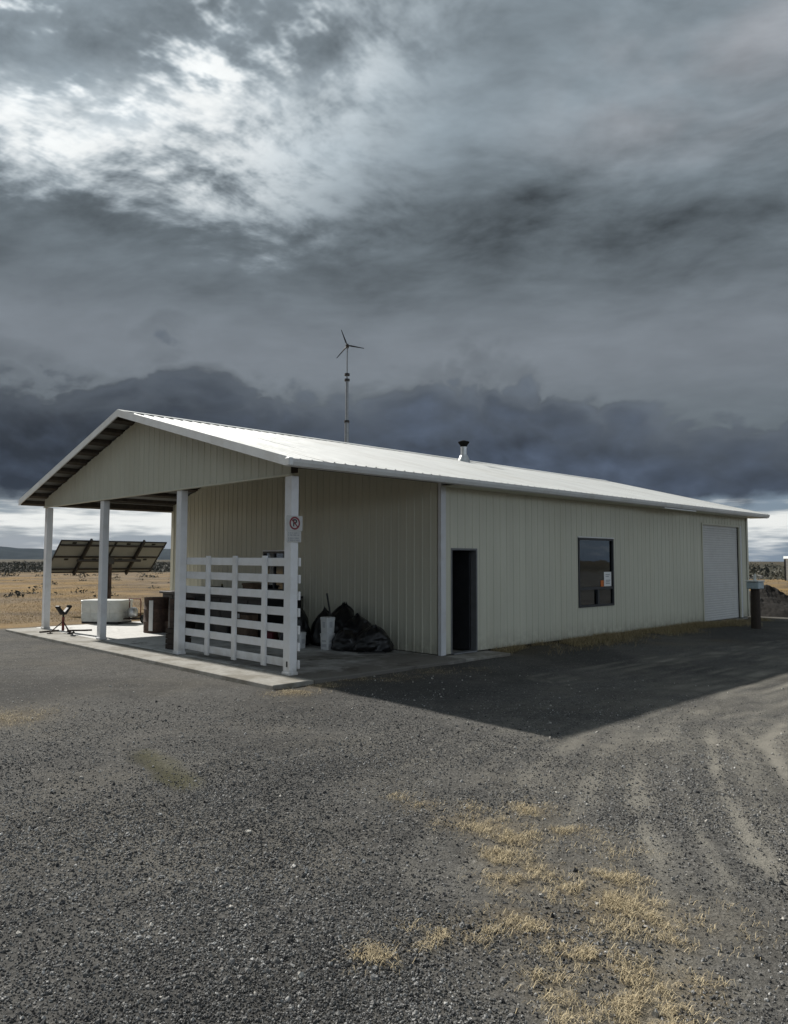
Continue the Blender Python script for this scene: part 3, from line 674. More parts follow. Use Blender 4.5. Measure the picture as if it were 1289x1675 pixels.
# ------------------------------------------------------------------ solar array on a pole
AC = Vector((4.25, 17.0, 1.92)); AAZ = rad(4.0); TILT = rad(43)
arr = empty('solar_array', (AC.x, AC.y, 0), 0.); tag(arr, 'tilted solar panel array on a pole seen from behind across the field', 'solar array')
ex = Vector((math.cos(AAZ), math.sin(AAZ), 0)); hn = Vector((-math.sin(AAZ), math.cos(AAZ), 0))   # hn points away, towards the sun
ey = (-hn*math.cos(TILT)+Vector((0, 0, 1))*math.sin(TILT)); en = ex.cross(ey)
if en.z < 0: en = -en
AM = Matrix(((ex.x, ey.x, en.x, 0), (ex.y, ey.y, en.y, 0), (ex.z, ey.z, en.z, AC.z), (0, 0, 0, 1)))
AW, AH = 4.02, 1.66
mw, mh = AW/4, AH/2
fr = MB()
for (lo, hi) in (((-mw/2, -mh/2, 0), (-mw/2+.035, mh/2, .04)), ((mw/2-.035, -mh/2, 0), (mw/2, mh/2, .04)), ((-mw/2+.036, -mh/2, 0), (mw/2-.036, -mh/2+.035, .04)), ((-mw/2+.036, mh/2-.035, 0), (mw/2-.036, mh/2, .04))): fr.box(lo, hi)
frm = fr.mesh('solar_module', 'module_frame'); bkm = MB().box((-mw/2+.02, -mh/2+.02, .028), (mw/2-.02, mh/2-.02, .032)).mesh('back_sheet', 'module_back')
ftm = MB().box((-mw/2+.02, -mh/2+.02, .0325), (mw/2-.02, mh/2-.02, .036)).mesh('cell_face', 'module_front')
jb = MB().box((-.07, mh/2-.16, .0), (.07, mh/2-.09, .027), .004).mesh('junction_box', 'black_metal')
for i in range(4):
    for j in range(2):
        o = link('solar_module', frm, arr); o.matrix_local = AM @ Matrix.Translation(((i-1.5)*mw, (j-.5)*mh, 0))
        for me_, nm in ((bkm, 'back_sheet'), (ftm, 'cell_face'), (jb, 'junction_box')): link(nm, me_, o)
def arrpart(nm, mb, m): o = mb.build(nm, m, arr); o.matrix_local = AM; return o
for x in (-AW*.25, AW*.25): arrpart('strongback', MB().box((x-.035, -AH/2-.02, -.11), (x+.035, AH/2+.13, -.002), .004), 'dark_paint')
for y in (-AH*.36, AH*.38): arrpart('cross_rail', MB().box((-AW/2+.03, y-.025, -.06), (AW/2-.03, y+.025, -.002), .004), 'dark_paint')
arrpart('spine', MB().tube([(-AW*.3, 0, -.16), (AW*.3, 0, -.16)], .05, 12), 'dark_paint')
MB().tube([(0, -.12, -.12), (0, -.12, AC.z-.12)], .075, 14).build('pole', 'rust_dark', arr)
MB().box((-.13, -.22, AC.z-.25), (.13, -.02, AC.z+.0), .01).build('mount_head', 'dark_paint', arr)

# ------------------------------------------------------------------ wind turbine behind the ridge
TX, TY, TZ = 13.04, 14.0, 10.93
wtb = empty('wind_turbine', (TX, TY, 0)); tag(wtb, 'small three bladed wind turbine on a thin pole behind the roof', 'wind turbine')
MB().tube([(0, 0, -.12), (0, 0, 7.7)], .085, 12).build('mast', 'steel', wtb)
MB().tube([(0, 0, 7.7), (0, 0, 9.5)], .062, 12).build('mast_upper', 'steel', wtb)
for z in (7.69, 9.47, 9.70): MB().lathe([(.07, -.05), (.115, -.045), (.115, .045), (.07, .05)], (0, 0, z), 14).build('collar', 'dark_paint', wtb)
MB().tube([(0, 0, 9.5), (0, 0, TZ-.06)], .032, 10).build('mast_top', 'steel', wtb)
tocam = (Vector((CAM.x, CAM.y, TZ))-Vector((TX, TY, TZ))).normalized(); trt = Vector((tocam.y, -tocam.x, 0))*-1
HB = Vector((0, 0, TZ))
MB().tube([HB+tocam*.22, HB+tocam*.18, HB+tocam*.02, HB-tocam*.30], [.02, .065, .085, .05], 12).build('nacelle', 'dark_paint', wtb, True)
MB().add([HB-tocam*.28+Vector((0, 0, .0)), HB-tocam*.75+Vector((0, 0, .22)), HB-tocam*.85+Vector((0, 0, -.05)), HB-tocam*.6+Vector((0, 0, -.12))]+[HB-tocam*.28+trt*.012, HB-tocam*.75+Vector((0, 0, .22))+trt*.012, HB-tocam*.85+Vector((0, 0, -.05))+trt*.012, HB-tocam*.6+Vector((0, 0, -.12))+trt*.012],
    [(0, 1, 2, 3), (7, 6, 5, 4), (0, 4, 5, 1), (1, 5, 6, 2), (2, 6, 7, 3), (3, 7, 4, 0)]).build('tail_fin', 'dark_paint', wtb)
for ang in (-9, 111, 231):
    t = rad(ang); d = trt*math.cos(t)+Vector((0, 0, 1))*math.sin(t); w = tocam.cross(d); vs_ = []
    for r, cw, th in ((.05, .035, .02), (.16, .068, .022), (.4, .05, .014), (.72, .026, .006)):
        q = HB+tocam*.1+d*r
        tw = (w*math.cos(.35*(1-r))+tocam*math.sin(.35*(1-r)))
        vs_ += [q-tw*cw*.4+tocam*th*.2, q+tocam*th, q+tw*cw*.6, q-tocam*th*.4]
    fs_ = [(i*4+k, i*4+(k+1) % 4, (i+1)*4+(k+1) % 4, (i+1)*4+k) for i in range(3) for k in range(4)]+[(3, 2, 1, 0), (12, 13, 14, 15)]
    MB().add(vs_, fs_).build('blade', 'black_metal', wtb)

# ------------------------------------------------------------------ things on the porch, left side
ps = empty('pipe_stand', (-.1, 9.45, 0), rad(20)); tag(ps, 'small red pipe stand with black v head beside the leftmost post', 'stand')
MB().tube([(0, 0, .06), (0, 0, .40)], .032, 12).build('column', 'red_paint', ps)
MB().tube([(0, 0, .38), (0, 0, .47)], .022, 10).build('screw', 'dark_paint', ps)
hd = MB().prism([(-.19, .62), (-.06, .46), (.06, .46), (.19, .62), (.15, .66), (.0, .52), (-.15, .66)], -.045, .045, 1).build('v_head', 'black_metal', ps)
for s in (-1, 1): MB().tube([(s*.17, -.06, .655), (s*.17, .06, .655)], .035, 12).build('roller', 'black_metal', ps)
for k in range(3):
    t = 2*math.pi*k/3+.4; MB().tube([(0, 0, .30), (.30*math.cos(t), .30*math.sin(t), .02)], .014, 8).build('leg', 'rust_dark', ps)
    MB().box((.30*math.cos(t)-.05, .30*math.sin(t)-.05, .0), (.30*math.cos(t)+.05, .30*math.sin(t)+.05, .018), .003).build('foot', 'rust_dark', ps)
for (x, y, r_, ln) in ((-.25, 9.95, .3, .55), (.05, 9.2, 1.1, .45), (.42, 9.72, -.5, .6)):
    cbar = MB().tube([(-ln/2, 0, .022), (-ln/6, .02, .02), (ln/6, -.02, .02), (ln/2, .01, .022)], .02, 8).build('steel_bar', 'rust_dark'); cbar.location = (x, y, 0); cbar.rotation_euler = (0, 0, r_)
tk_l = ('short rusty bar lying on the slab, nearest the leftmost post', 'short rusty bar on the slab in front of the pipe stand', 'short rusty bar on the slab right of the pipe stand')
for o, l in zip([o for o in COL.objects if o.name.startswith('steel_bar')], tk_l): tag(o, l, 'bar', 'rusty bars by the pipe stand')
# white tank
tk = empty('poly_tank', (2.0, 11.75, 0), rad(-52)); tag(tk, 'low white plastic tank standing beyond the second porch post', 'tank')
def rrect(a, b_, r, n=6):
    pts = []
    for cx, cy, t0 in ((a-r, b_-r, 0), (-a+r, b_-r, 90), (-a+r, -b_+r, 180), (a-r, -b_+r, 270)):
        for k in range(n+1): t = rad(t0+90*k/n); pts.append((cx+r*math.cos(t), cy+r*math.sin(t)))
    return pts
def loft(rings):
    n = len(rings[0]); mb = MB(); mb.add([p for r in rings for p in r], [(i*n+k, i*n+(k+1) % n, (i+1)*n+(k+1) % n, (i+1)*n+k) for i in range(len(rings)-1) for k in range(n)]+[tuple(range(n-1, -1, -1)), tuple((len(rings)-1)*n+k for k in range(n))]); return mb
def rings(a, b_, r, prof): return [[(x*s, y*s, z) for x, y in rrect(a, b_, r)] for s, z in prof]
loft(rings(.62, .42, .13, [(.97, .06), (1, .10), (1, .30), (.985, .31), (.985, .33), (1, .34), (1, .58), (.97, .62), (.92, .64)])).build('body', 'poly_white', tk, True)
loft(rings(.635, .435, .14, [(1, .60), (1.005, .615), (1.005, .655), (.98, .67), (.3, .685)])).build('lid', 'poly_white', tk, True)
loft(rings(.60, .40, .10, [(1, 0), (1, .058)])).build('dark_base', 'black_metal', tk)  # dark band at the foot of the tank
for x in (-.3, .0, .3): MB().box((x-.02, -.432, .12), (x+.02, -.415, .58), .006).build('rib', 'poly_white', tk)
MB().tube([(-.60, 0, .60), (-.74, 0, .60), (-.78, 0, .58)], .035, 10).build('spout', 'dark_paint', tk)
# red framed machine
cart = empty('hand_cart', (2.6, 11.2, 0), rad(-50)); tag(cart, 'small red framed hand cart with grey motor behind the barrels', 'cart')
for s in (-1, 1): MB().tube([(s*.17, .0, .08), (s*.17, .0, .62), (s*.17, -.06, .72)], .016, 8).build('upright', 'red_paint', cart)
for z in (.22, .70): MB().tube([(-.17, -.03 if z > .5 else 0, z), (.17, -.03 if z > .5 else 0, z)], .014, 8).build('crossbar', 'red_paint', cart)
MB().lathe([(.02, 0), (.13, .01), (.15, .05), (.15, .2), (.12, .26), (.05, .28)], (0, -.17, .18), 16).build('motor', 'galv', cart, True)
MB().box((-.2, -.34, .12), (.2, .02, .15), .006).build('deck', 'rust_dark', cart)
for s in (-1, 1):
    wv_ = MB().lathe([(.03, -.03), (.1, -.03), (.12, -.015), (.12, .015), (.1, .03), (.03, .03)], (0, 0, 0), 18).build('wheel', 'black_metal', cart, True); wv_.matrix_local = Matrix.Translation((s*.24, -.02, .12)) @ Matrix.Rotation(math.pi/2, 4, 'Y')
# drums
def drum(loc, m1, label, rz, band='galv'):
    d = empty('steel_drum', loc, rz); tag(d, label, 'drum', 'drums on the porch')
    r = .30
    MB().lathe([(r-.02, 0), (r, .01), (r, .27), (r+.012, .285), (r, .30), (r, .58), (r+.012, .595), (r, .61), (r, .86), (r+.008, .875), (r-.005, .885)], (0, 0, 0), 36, lambda t, z: .012*math.sin(3*t+z*4)).build('body', m1, d, True)
    MB().lathe([(r-.012, .872), (r-.02, .874), (.02, .872)], (0, 0, 0), 36).build('lid', 'black_metal', d, True)
    return d
d1 = drum((1.72, 8.12, 0), 'rust', 'rusty drum with painted shine strip, left of the two by the third post', .4)
vs_, fs_ = [], []
for i in range(7):
    t = rad(210+i*3.2)
    for z in (.06, .82): vs_.append((.318*math.cos(t), .318*math.sin(t), z))
for i in range(6): fs_.append((2*i, 2*i+2, 2*i+3, 2*i+1))
o = MB().add(vs_, fs_).build('painted_shine', 'roll_door', d1); o.rotation_euler = (0, 0, -.4)  # pale strip stands in for the upright reflection on the drum
drum((2.05, 7.38, 0), 'rust_dark', 'dark drum, right of the two and partly behind the third post', 1.2)
# wooden stub beside the third post
cr_ = empty('wooden_crate', (.42, 4.50, 0), rad(12)); tag(cr_, 'small dark wooden crate just behind the third porch post', 'crate')
for k in range(4):
    for yy in (-.15, .135): MB().box((-.2, yy, .01+k*.105), (.2, yy+.015, .105+k*.105), .003).build('slat', 'wood_dark', cr_)
    for xx in (-.215, .2): MB().box((xx, -.15, .01+k*.105), (xx+.015, .15, .105+k*.105), .003).build('slat', 'wood_dark', cr_)
MB().box((-.19, -.13, .0), (.19, .13, .02)).build('bottom', 'wood_dark', cr_)
# workbench behind the fence
wb = empty('workbench', (2.95, 6.75, 0)); tag(wb, 'long dark cabinet workbench against the porch wall behind the fence', 'workbench')
MB().box((-.62, -2.45, .94), (.55, 2.45, 1.0), .006).build('bench_top', 'dark_paint', wb)
for y in (-2.4, -1.2, 0., 1.2):
    cb = MB().box((-.55, y+.01, .06), (.53, y+1.18, .939), .006).build('cabinet', 'black_metal', wb)
    for q in (.05, .61): MB().box((-.565, y+q, .09), (-.552, y+q+.52, .91), .004).build('cabinet_door', 'dark_paint', cb)
MB().box((-.50, -2.38, .0), (.5, 2.38, .059)).build('plinth', 'black_metal', wb)
clutter = [('storage_bin', (2.10, 5.35), 0, (.35, .55, .40), 'black_metal', 'low black bin on the slab before the workbench', 'bin'),
           ('storage_bin', (2.75, 7.3), 1.0, (.5, .6, .16), 'dark_paint', 'flat dark tray on the left half of the workbench', 'bin'),
           ('cardboard_box', (2.72, 5.25), 1.0, (.35, .40, .30), 'wood_brown', 'brown box on the workbench seen through the fence', 'box')]
for nm, (x, y), z, (a, b_, h), mm, lb, ct in clutter:
    e = empty(nm, (x, y, z), random.uniform(-.1, .1)); tag(e, lb, ct, 'bins under the bench' if ct == 'bin' else None)
    loft(rings(a/2, b_/2, .04, [(.90, 0.001), (1, h-.05)])).build('body', mm, e); loft(rings(a/2+.015, b_/2+.015, .045, [(1, h-.049), (1, h-.015), (.96, h)])).build('lid', mm, e)
jug = empty('oil_jug', (2.55, 6.35, 1.0)); tag(jug, 'small dark bottle standing on the workbench', 'bottle')
MB().lathe([(.05, 0), (.058, .01), (.058, .15), (.03, .2), (.02, .22)], (0, 0, 0), 16).build('body', 'dark_paint', jug, True)
MB().lathe([(.024, .22), (.024, .25), (.02, .255)], (0, 0, 0), 12).build('cap', 'olive', jug)
gc = empty('fuel_can', (2.35, 3.95, 0), rad(30)); tag(gc, 'red fuel can on the slab seen low through the fence', 'can')
loft(rings(.16, .11, .04, [(.97, 0), (1, .02), (1, .22), (.9, .26), (.6, .28)])).build('body', 'red_plastic', gc, True)
MB().tube([(-.08, 0, .27), (-.07, 0, .33), (.06, 0, .33), (.07, 0, .27)], .014, 8).build('handle', 'red_plastic', gc, True)
MB().tube([(.11, 0, .25), (.16, 0, .31), (.22, 0, .37)], [.022, .018, .01], 10).build('spout', 'olive', gc)
st = empty('wooden_chest', (2.16, 4.72, 0), rad(5)); tag(st, 'brown wooden chest on the slab behind the right half of the fence', 'chest')
MB().box((-.16, -.3, .02), (.16, .3, .62), .012).build('body', 'wood_brown', st); MB().box((-.17, -.31, .625), (.17, .31, .67), .01).build('lid', 'wood_dark', st)
MB().box((-.176, -.04, .54), (-.162, .04, .64), .003).build('latch', 'steel', st)

# ------------------------------------------------------------------ black heap, pails right of the fence
def lump(name, c, size, m, label, cat, seed, parent=None, group=None, folds=1.0, top=None):
    bm = bmesh.new(); bmesh.ops.create_icosphere(bm, subdivisions=5, radius=1)
    for v in bm.verts:
        d = v.co.normalized(); n = 0
        for k, (s, a) in enumerate(((1.3, .22), (2.7, .15), (5.5, .075), (11., .035))): n += a*(1-2*abs(mnoise.noise(d*s+Vector((seed, seed*1.7, k))))) * (folds if k > 0 else 1)
        q = d*(.86+n); q = Vector((q.x*size[0], q.y*size[1], q.z*size[2]))
        if q.z > 0 and top: q.z *= top(q)
        q.z = max(q.z, -.32*size[2]) + .32*size[2]; v.co = q
    me = bpy.data.meshes.new(name); bm.to_mesh(me); bm.free(); me.materials.append(M[m])
    for p in me.polygons: p.use_smooth = True
    o = link(name, me); o.location = c
    if label: tag(o, label, cat, group)
    return o
def bag(c, r, h, label, seed, squash=(1, 1)):
    """a tied rubbish sack: sagging body, pinched neck, loose frill"""
    n, rows = 56, 40; vs, fs = [], []
    for i in range(rows+1):
        t = i/rows; z = h*t
        if t < .08: q = .72+.28*(t/.08)**.5
        elif t < .93: q = (1.0-((t-.08)/.87)**2.3)**.62
        else: q = (1.0-(.85/.87)**2.3)**.62*(1-.5*(t-.93)/.07)
        for k in range(n):
            a_ = 2*math.pi*k/n; d = Vector((math.cos(a_), math.sin(a_), 0))
            big = mnoise.noise((d.x*1.1+seed, d.y*1.1, t*1.8+seed))*.30+mnoise.noise((d.x*2.4+seed, d.y*2.4, t*4))*.16
            crease = -abs(mnoise.noise((d.x*4.2+seed, d.y*4.2+t*2.5, t*5+seed)))*.13
            pleat = math.sin(a_*11+seed+4*mnoise.noise((d.x*2, d.y*2, seed)))*.07*max(0, t-.45)
            rr_ = r*q*(1+(big+crease)*(1 if t < .8 else .4)+pleat)
            vs.append((d.x*rr_*squash[0]+.16*h*t*t*math.sin(seed*3), d.y*rr_*squash[1]+.16*h*t*t*math.cos(seed*5), max(0, z*(1+.10*mnoise.noise((d.x*1.5, d.y*1.5, seed*2)))-.0)))
    for i in range(rows):
        for k in range(n): fs.append((i*n+k, i*n+(k+1) % n, (i+1)*n+(k+1) % n, (i+1)*n+k))
    fs.append(tuple(range(n-1, -1, -1)))
    me = bpy.data.meshes.new('trash_bag'); me.from_pydata(vs, [], fs); me.materials.append(M['bag_black'])
    for p in me.polygons: p.use_smooth = True
    o = link('trash_bag', me); o.location = c; tag(o, label, 'bag', 'black bags on the porch'); return o
bag((3.14, 2.40, 0), .44, .92, 'tallest black rubbish bag, directly behind the stacked white pails', 2.3)
bag((3.14, 1.90, 0), .44, .72, 'middle black rubbish bag leaning on the porch wall', 5.1)
bag((3.10, 1.42, 0), .36, .54, 'low black rubbish bag at the right end of the pile', 8.2)
bag((2.84, 1.92, 0), .33, .46, 'small sagging black bag lying in front of the pile', 11.4, (1, 1.25))
bag((2.62, 3.40, 0), .34, .86, 'black rubbish bag just right of the corner post', 14.7)
bag((3.12, 2.98, 0), .34, .80, 'black rubbish bag left of the stacked white pails', 17.9)
sk = MB().tube([(0, 0, 0), (.0, .12, .55), (.02, .30, 1.12)], [.016, .018, .02], 8).build('broom_handle', 'dark_paint'); sk.location = (2.80, 2.28, .02); tag(sk, 'dark stick leaning up out of the black heap', 'stick')
rope = MB().tube([(2.6, 1.32, .02), (2.72, 1.22, .015), (2.9, 1.12, .018), (3.05, .98, .015)], .014, 8).build('rope', 'dark_paint'); tag(rope, 'dark rope end trailing from the black heap', 'rope')
def pail(loc, label, rz, prints):
    e = empty('square_pail', loc, rz); tag(e, label, 'pail', 'white pails on the porch'); a = .112
    loft(rings(a, a, .03, [(.90, 0.001), (.93, .01), (1, .27), (1.04, .272), (1.04, .295), (1.0, .30)])).build('body', 'pail_white', e, True)
    loft(rings(a+.006, a+.006, .03, [(1, .301), (1.01, .31), (1, .325), (.9, .333)])).build('lid', 'pail_white', e, True)
    for (z0, z1, x0, x1) in prints:
        for s, ax in ((-1, 0), (-1, 1)):
            q = -a-.004 if True else 0
            lo, hi = ((q, x0, z0), (q+.002, x1, z1)) if ax == 0 else ((x0, q, z0), (x1, q+.002, z1))
            MB().box(lo, hi).build('print', 'pail_print', e)
    return e
pail((2.62, 2.30, 0), 'white square pail with dark label, lower of the stacked two', rad(8), [(.06, .12, -.07, .06), (.16, .20, -.06, .05)])
pail((2.63, 2.31, .334), 'white square pail, upper of the stacked two', rad(3), [(.12, .24, -.05, .03)])
pail((2.32, 2.88, 0), 'single white pail standing close behind the corner post', rad(20), [(.1, .2, -.06, .05)])

# ------------------------------------------------------------------ right end
pb = empty('box_on_post', (15.15, -1.62, -.11), rad(0)); tag(pb, 'pale blue metal box on a dark post near the far corner', 'post box')
MB().tube([(0, 0, -.1), (.0, .0, .4), (.01, 0, .8), (.0, 0, 1.17)], [.14, .13, .125, .12], 12).build('post', 'wood_dark', pb)
MB().box((-.20, -.17, 1.172), (.22, .17, 1.37), .02).build('body', 'teal_box', pb)
MB().box((-.225, -.19, 1.372), (.245, .19, 1.415), .012).build('lid', 'poly_white', pb)
MB().box((.222, -.09, 1.19), (.27, .09, 1.37), .01).build('end_cap', 'rust_dark', pb)
MB().tube([(.0, 0, 1.41), (0.0, .0, 1.52), (.02, .0, 1.60)], [.05, .035, .025], 10).build('spout', 'poly_white', pb)
def heap(name, c, a, b_, h, m, label, cat, seed, n=44):
    vs, fs = [], []
    for i in range(n+1):
        for j in range(n+1):
            x, y = (i/n*2-1), (j/n*2-1); r = math.hypot(x, y); z = max(0, 1-r)**.85
            nn = mnoise.noise((x*2.3+seed, y*2.3, seed))*.22+mnoise.noise((x*6+seed, y*6, 1))*.10+mnoise.noise((x*17, y*17+seed, 2))*.06
            vs.append((x*a, y*b_, h*(z*(1+nn*.9)+nn*.35*min(1, z*4))-.04))
    for i in range(n):
        for j in range(n): fs.append((i*(n+1)+j, (i+1)*(n+1)+j, (i+1)*(n+1)+j+1, i*(n+1)+j+1))
    o = MB().add(vs, fs).build(name, m); o.location = c; tag(o, label, cat); return o
heap('soil_heap', (21.6, .35, -.1), 1.45, 2.2, 1.0, 'soil', 'dark soil heap behind the far corner of the shed', 'soil heap', 4.4)
for k, (x, y, dist_s, s) in enumerate(((1235, 941, 1, 1.1), (1248, 938, 1, 1.5), (1262, 940, 1, 1.2), (1275, 939, 1, 1.6))):
    bx_, by_ = pix(x, y+6); o = lump('boulder', (bx_, by_, -.2), (.9*s, .8*s, .38*s), 'boulder', None, None, 20+k*3.1)
    tag(o, ('small pale boulder beyond the shed corner, leftmost of the row', 'long pale boulder, second from the shed corner', 'pale boulder, third from the shed corner', 'large pale boulder, nearest the white hut')[k], 'boulder', 'pale boulders across the yard')
hx, hy = pix(1284, 950); hut = empty('storage_hut', (hx, hy, -.12), YAW-rad(27)); tag(hut, 'small white hut at the right edge in the distance', 'hut')
MB().box((.0, -4.4, 0), (3.2, 0.0, 2.25), .02).build('wall', 'far_white', hut); MB().prism([(-.06, 2.252), (3.26, 2.252), (1.6, 2.5)], -4.46, .06, 1).build('roof', 'far_white', hut)
MB().box((-.03, -2.6, 0.02), (-.002, -1.7, 1.95), .004).build('door', 'grey_frame', hut)
MB().box((-.04, -.12, 0), (.06, .03, 2.2), .004).build('corner_board', 'dark_frame', hut)

# ------------------------------------------------------------------ loose stuff: gravel, straw, weeds, sagebrush
def gz_at(x, y):
    i = np.clip(np.searchsorted(gx, x)-1, 0, len(gx)-2); j = np.clip(np.searchsorted(gy, y)-1, 0, len(gy)-2)
    fx_ = (x-gx[i])/(gx[i+1]-gx[i]); fy_ = (y-gy[j])/(gy[j+1]-gy[j])
    return (GZ[i, j]*(1-fx_)+GZ[i+1, j]*fx_)*(1-fy_)+(GZ[i, j+1]*(1-fx_)+GZ[i+1, j+1]*fx_)*fy_
def fan(n, d0, d1, half=32., power=1.0):
    """points on the ground in front of the viewer, density falling with distance"""
    d = d0+(d1-d0)*rng.random(n)**power; a = YAW+np.radians((rng.random(n)*2-1)*half)
    return CAM.x+np.cos(a)*d, CAM.y+np.sin(a)*d
X, Y = fan(400000, 2.0, 12.0, 33., 1.25)
keep = ~under_slab(X, Y) & ~((X > -SX-.01) & (X < P) & (Y > -SY-.01)) & (field(X, Y) < .3) & (rng.random(len(X)) < np.clip((11.5-np.hypot(X-CAM.x, Y-CAM.y))/6., 0, 1))
T_, _ = tracks(X, Y); keep &= rng.random(len(X)) > T_*.8+grassmask(X, Y)*.3+strip(X, Y, (238, 1232), (302, 1284), .17)*.6
keep &= rng.random(len(X)) < np.clip((fbm(X, Y, .9, 88, 4)-.22)*2.4, .15, 1)
X, Y = X[keep], Y[keep]
gm = bpy.data.meshes.new('gravel'); gm.vertices.add(len(X)); gm.vertices.foreach_set('co', np.stack([X, Y, gz_at(X, Y)+.002], -1).ravel())
sz = gm.attributes.new('size', 'FLOAT', 'POINT'); sz.data.foreach_set('value', (0.0026+.0056*rng.random(len(X))**2.4+.011*(rng.random(len(X)) > .975)*rng.random(len(X))).astype(np.float32))
gm.update(); gro = link('gravel', gm); tag(gro, 'loose dark gravel scattered over the yard', kind='stuff')
ng = bpy.data.node_groups.new('gravel_scatter', 'GeometryNodeTree')
ng.interface.new_socket('Geometry', in_out='INPUT', socket_type='NodeSocketGeometry'); ng.interface.new_socket('Geometry', in_out='OUTPUT', socket_type='NodeSocketGeometry')
gi, go = ng.nodes.new('NodeGroupInput'), ng.nodes.new('NodeGroupOutput')
ico = ng.nodes.new('GeometryNodeMeshIcoSphere'); ico.inputs['Radius'].default_value = 1.0; ico.inputs['Subdivisions'].default_value = 2
sp = ng.nodes.new('GeometryNodeSetPosition'); nz = ng.nodes.new('ShaderNodeTexNoise'); nz.inputs['Scale'].default_value = 1.1; nz.inputs['Detail'].default_value = 1
vm = ng.nodes.new('ShaderNodeVectorMath'); vm.operation = 'SUBTRACT'; vm.inputs[1].default_value = (.5, .5, .5); vm2 = ng.nodes.new('ShaderNodeVectorMath'); vm2.operation = 'SCALE'; vm2.inputs['Scale'].default_value = 1.7
sm = ng.nodes.new('GeometryNodeSetMaterial'); sm.inputs['Material'].default_value = M['gravel_stone']
iop = ng.nodes.new('GeometryNodeInstanceOnPoints'); rr = ng.nodes.new('FunctionNodeRandomValue'); rr.data_type = 'FLOAT_VECTOR'; rr.inputs['Max'].default_value = (6.28, 6.28, 6.28)
rs = ng.nodes.new('FunctionNodeRandomValue'); rs.data_type = 'FLOAT_VECTOR'; rs.inputs['Min'].default_value = (.65, .65, .5); rs.inputs['Max'].default_value = (1.5, 1.3, 1.0); rs.inputs['Seed'].default_value = 3
na = ng.nodes.new('GeometryNodeInputNamedAttribute'); na.data_type = 'FLOAT'; na.inputs['Name'].default_value = 'size'
vm3 = ng.nodes.new('ShaderNodeVectorMath'); vm3.operation = 'SCALE'
Lk = ng.links.new
Lk(ico.outputs['Mesh'], sp.inputs['Geometry']); Lk(nz.outputs['Color'], vm.inputs[0]); Lk(vm.outputs[0], vm2.inputs[0]); Lk(vm2.outputs[0], sp.inputs['Offset']); Lk(sp.outputs[0], sm.inputs[0])
Lk(gi.outputs[0], iop.inputs['Points']); Lk(sm.outputs[0], iop.inputs['Instance']); Lk(rr.outputs[0], iop.inputs['Rotation'])
Lk(rs.outputs[0], vm3.inputs[0]); Lk(na.outputs['Attribute'], vm3.inputs['Scale']); Lk(vm3.outputs[0], iop.inputs['Scale']); Lk(iop.outputs[0], go.inputs[0])
gro.modifiers.new('scatter', 'NODES').node_group = ng; gm.materials.append(M['gravel_stone'])

ng2 = ng.copy(); M['pale_stone'] = mat('pale_stone', (.42, .40, .36), .85, 0, .2, 30)
[n_ for n_ in ng2.nodes if n_.bl_idname == 'GeometryNodeSetMaterial'][0].inputs['Material'].default_value = M['pale_stone']
X, Y = fan(420, 2.2, 13., 31., .9); keep = ~under_slab(X, Y) & (field(X, Y) < .2) & ~((X > -SX-.02) & (X < P) & (Y > -SY-.02)); X, Y = X[keep], Y[keep]
pm = bpy.data.meshes.new('pale_pebbles'); pm.vertices.add(len(X)); pm.vertices.foreach_set('co', np.stack([X, Y, gz_at(X, Y)+.004], -1).ravel())
sz = pm.attributes.new('size', 'FLOAT', 'POINT'); sz.data.foreach_set('value', (.006+.012*rng.random(len(X))**2.5).astype(np.float32)); pm.materials.append(M['pale_stone'])
po = link('pale_pebbles', pm); tag(po, 'pale pebbles strewn among the dark gravel', kind='stuff'); po.modifiers.new('scatter', 'NODES').node_group = ng2

def blades(name, X, Y, Z, hgt, wid, lean, m, label, kind='stuff', parent=None):
    """one bent blade per point: two quads tapering to a tip"""
    n = len(X); a = rng.random(n)*2*np.pi; ln = hgt*(0.5+rng.random(n)); le = lean*(0.3+rng.random(n)) if lean < 1.45 else rng.uniform(1.0, 1.56, n); w = wid*(.6+.8*rng.random(n))
    dxy = np.stack([np.cos(a), np.sin(a)], -1); sd = np.stack([-np.sin(a), np.cos(a)], -1)
    base = np.stack([X, Y, Z], -1); V = np.zeros((n, 5, 3))
    for k, (t, ww) in enumerate(((0, 1.), (.55, .75))):
        h = ln*t*np.cos(le*t*.9); r = ln*t*np.sin(le*(.4+.6*t))
        for s in (0, 1):
            V[:, k*2+s, :2] = base[:, :2]+dxy*r[:, None]+sd*(w*ww*(s-.5))[:, None]; V[:, k*2+s, 2] = base[:, 2]+h
    V[:, 4, :2] = base[:, :2]+dxy*(ln*np.sin(le))[:, None]; V[:, 4, 2] = base[:, 2]+np.maximum(ln*np.cos(le), .006)
    me = bpy.data.meshes.new(name); me.vertices.add(n*5); me.vertices.foreach_set('co', V.ravel())
    o = np.arange(n)[:, None]*5; q = np.concatenate([o+np.array([[0, 1, 3]]), o+np.array([[0, 3, 2]]), o+np.array([[2, 3, 4]])], 0)
    me.loops.add(q.size); me.polygons.add(len(q)); me.loops.foreach_set('vertex_index', q.ravel()); me.polygons.foreach_set('loop_start', np.arange(0, q.size, 3)); me.update()
    at = me.attributes.new('rnd', 'FLOAT', 'POINT'); at.data.foreach_set('value', np.repeat(rng.random(n), 5).astype(np.float32)); me.materials.append(M[m])
    ob = link(name, me, parent); 
    if kind: tag(ob, label, kind=kind)
    return ob
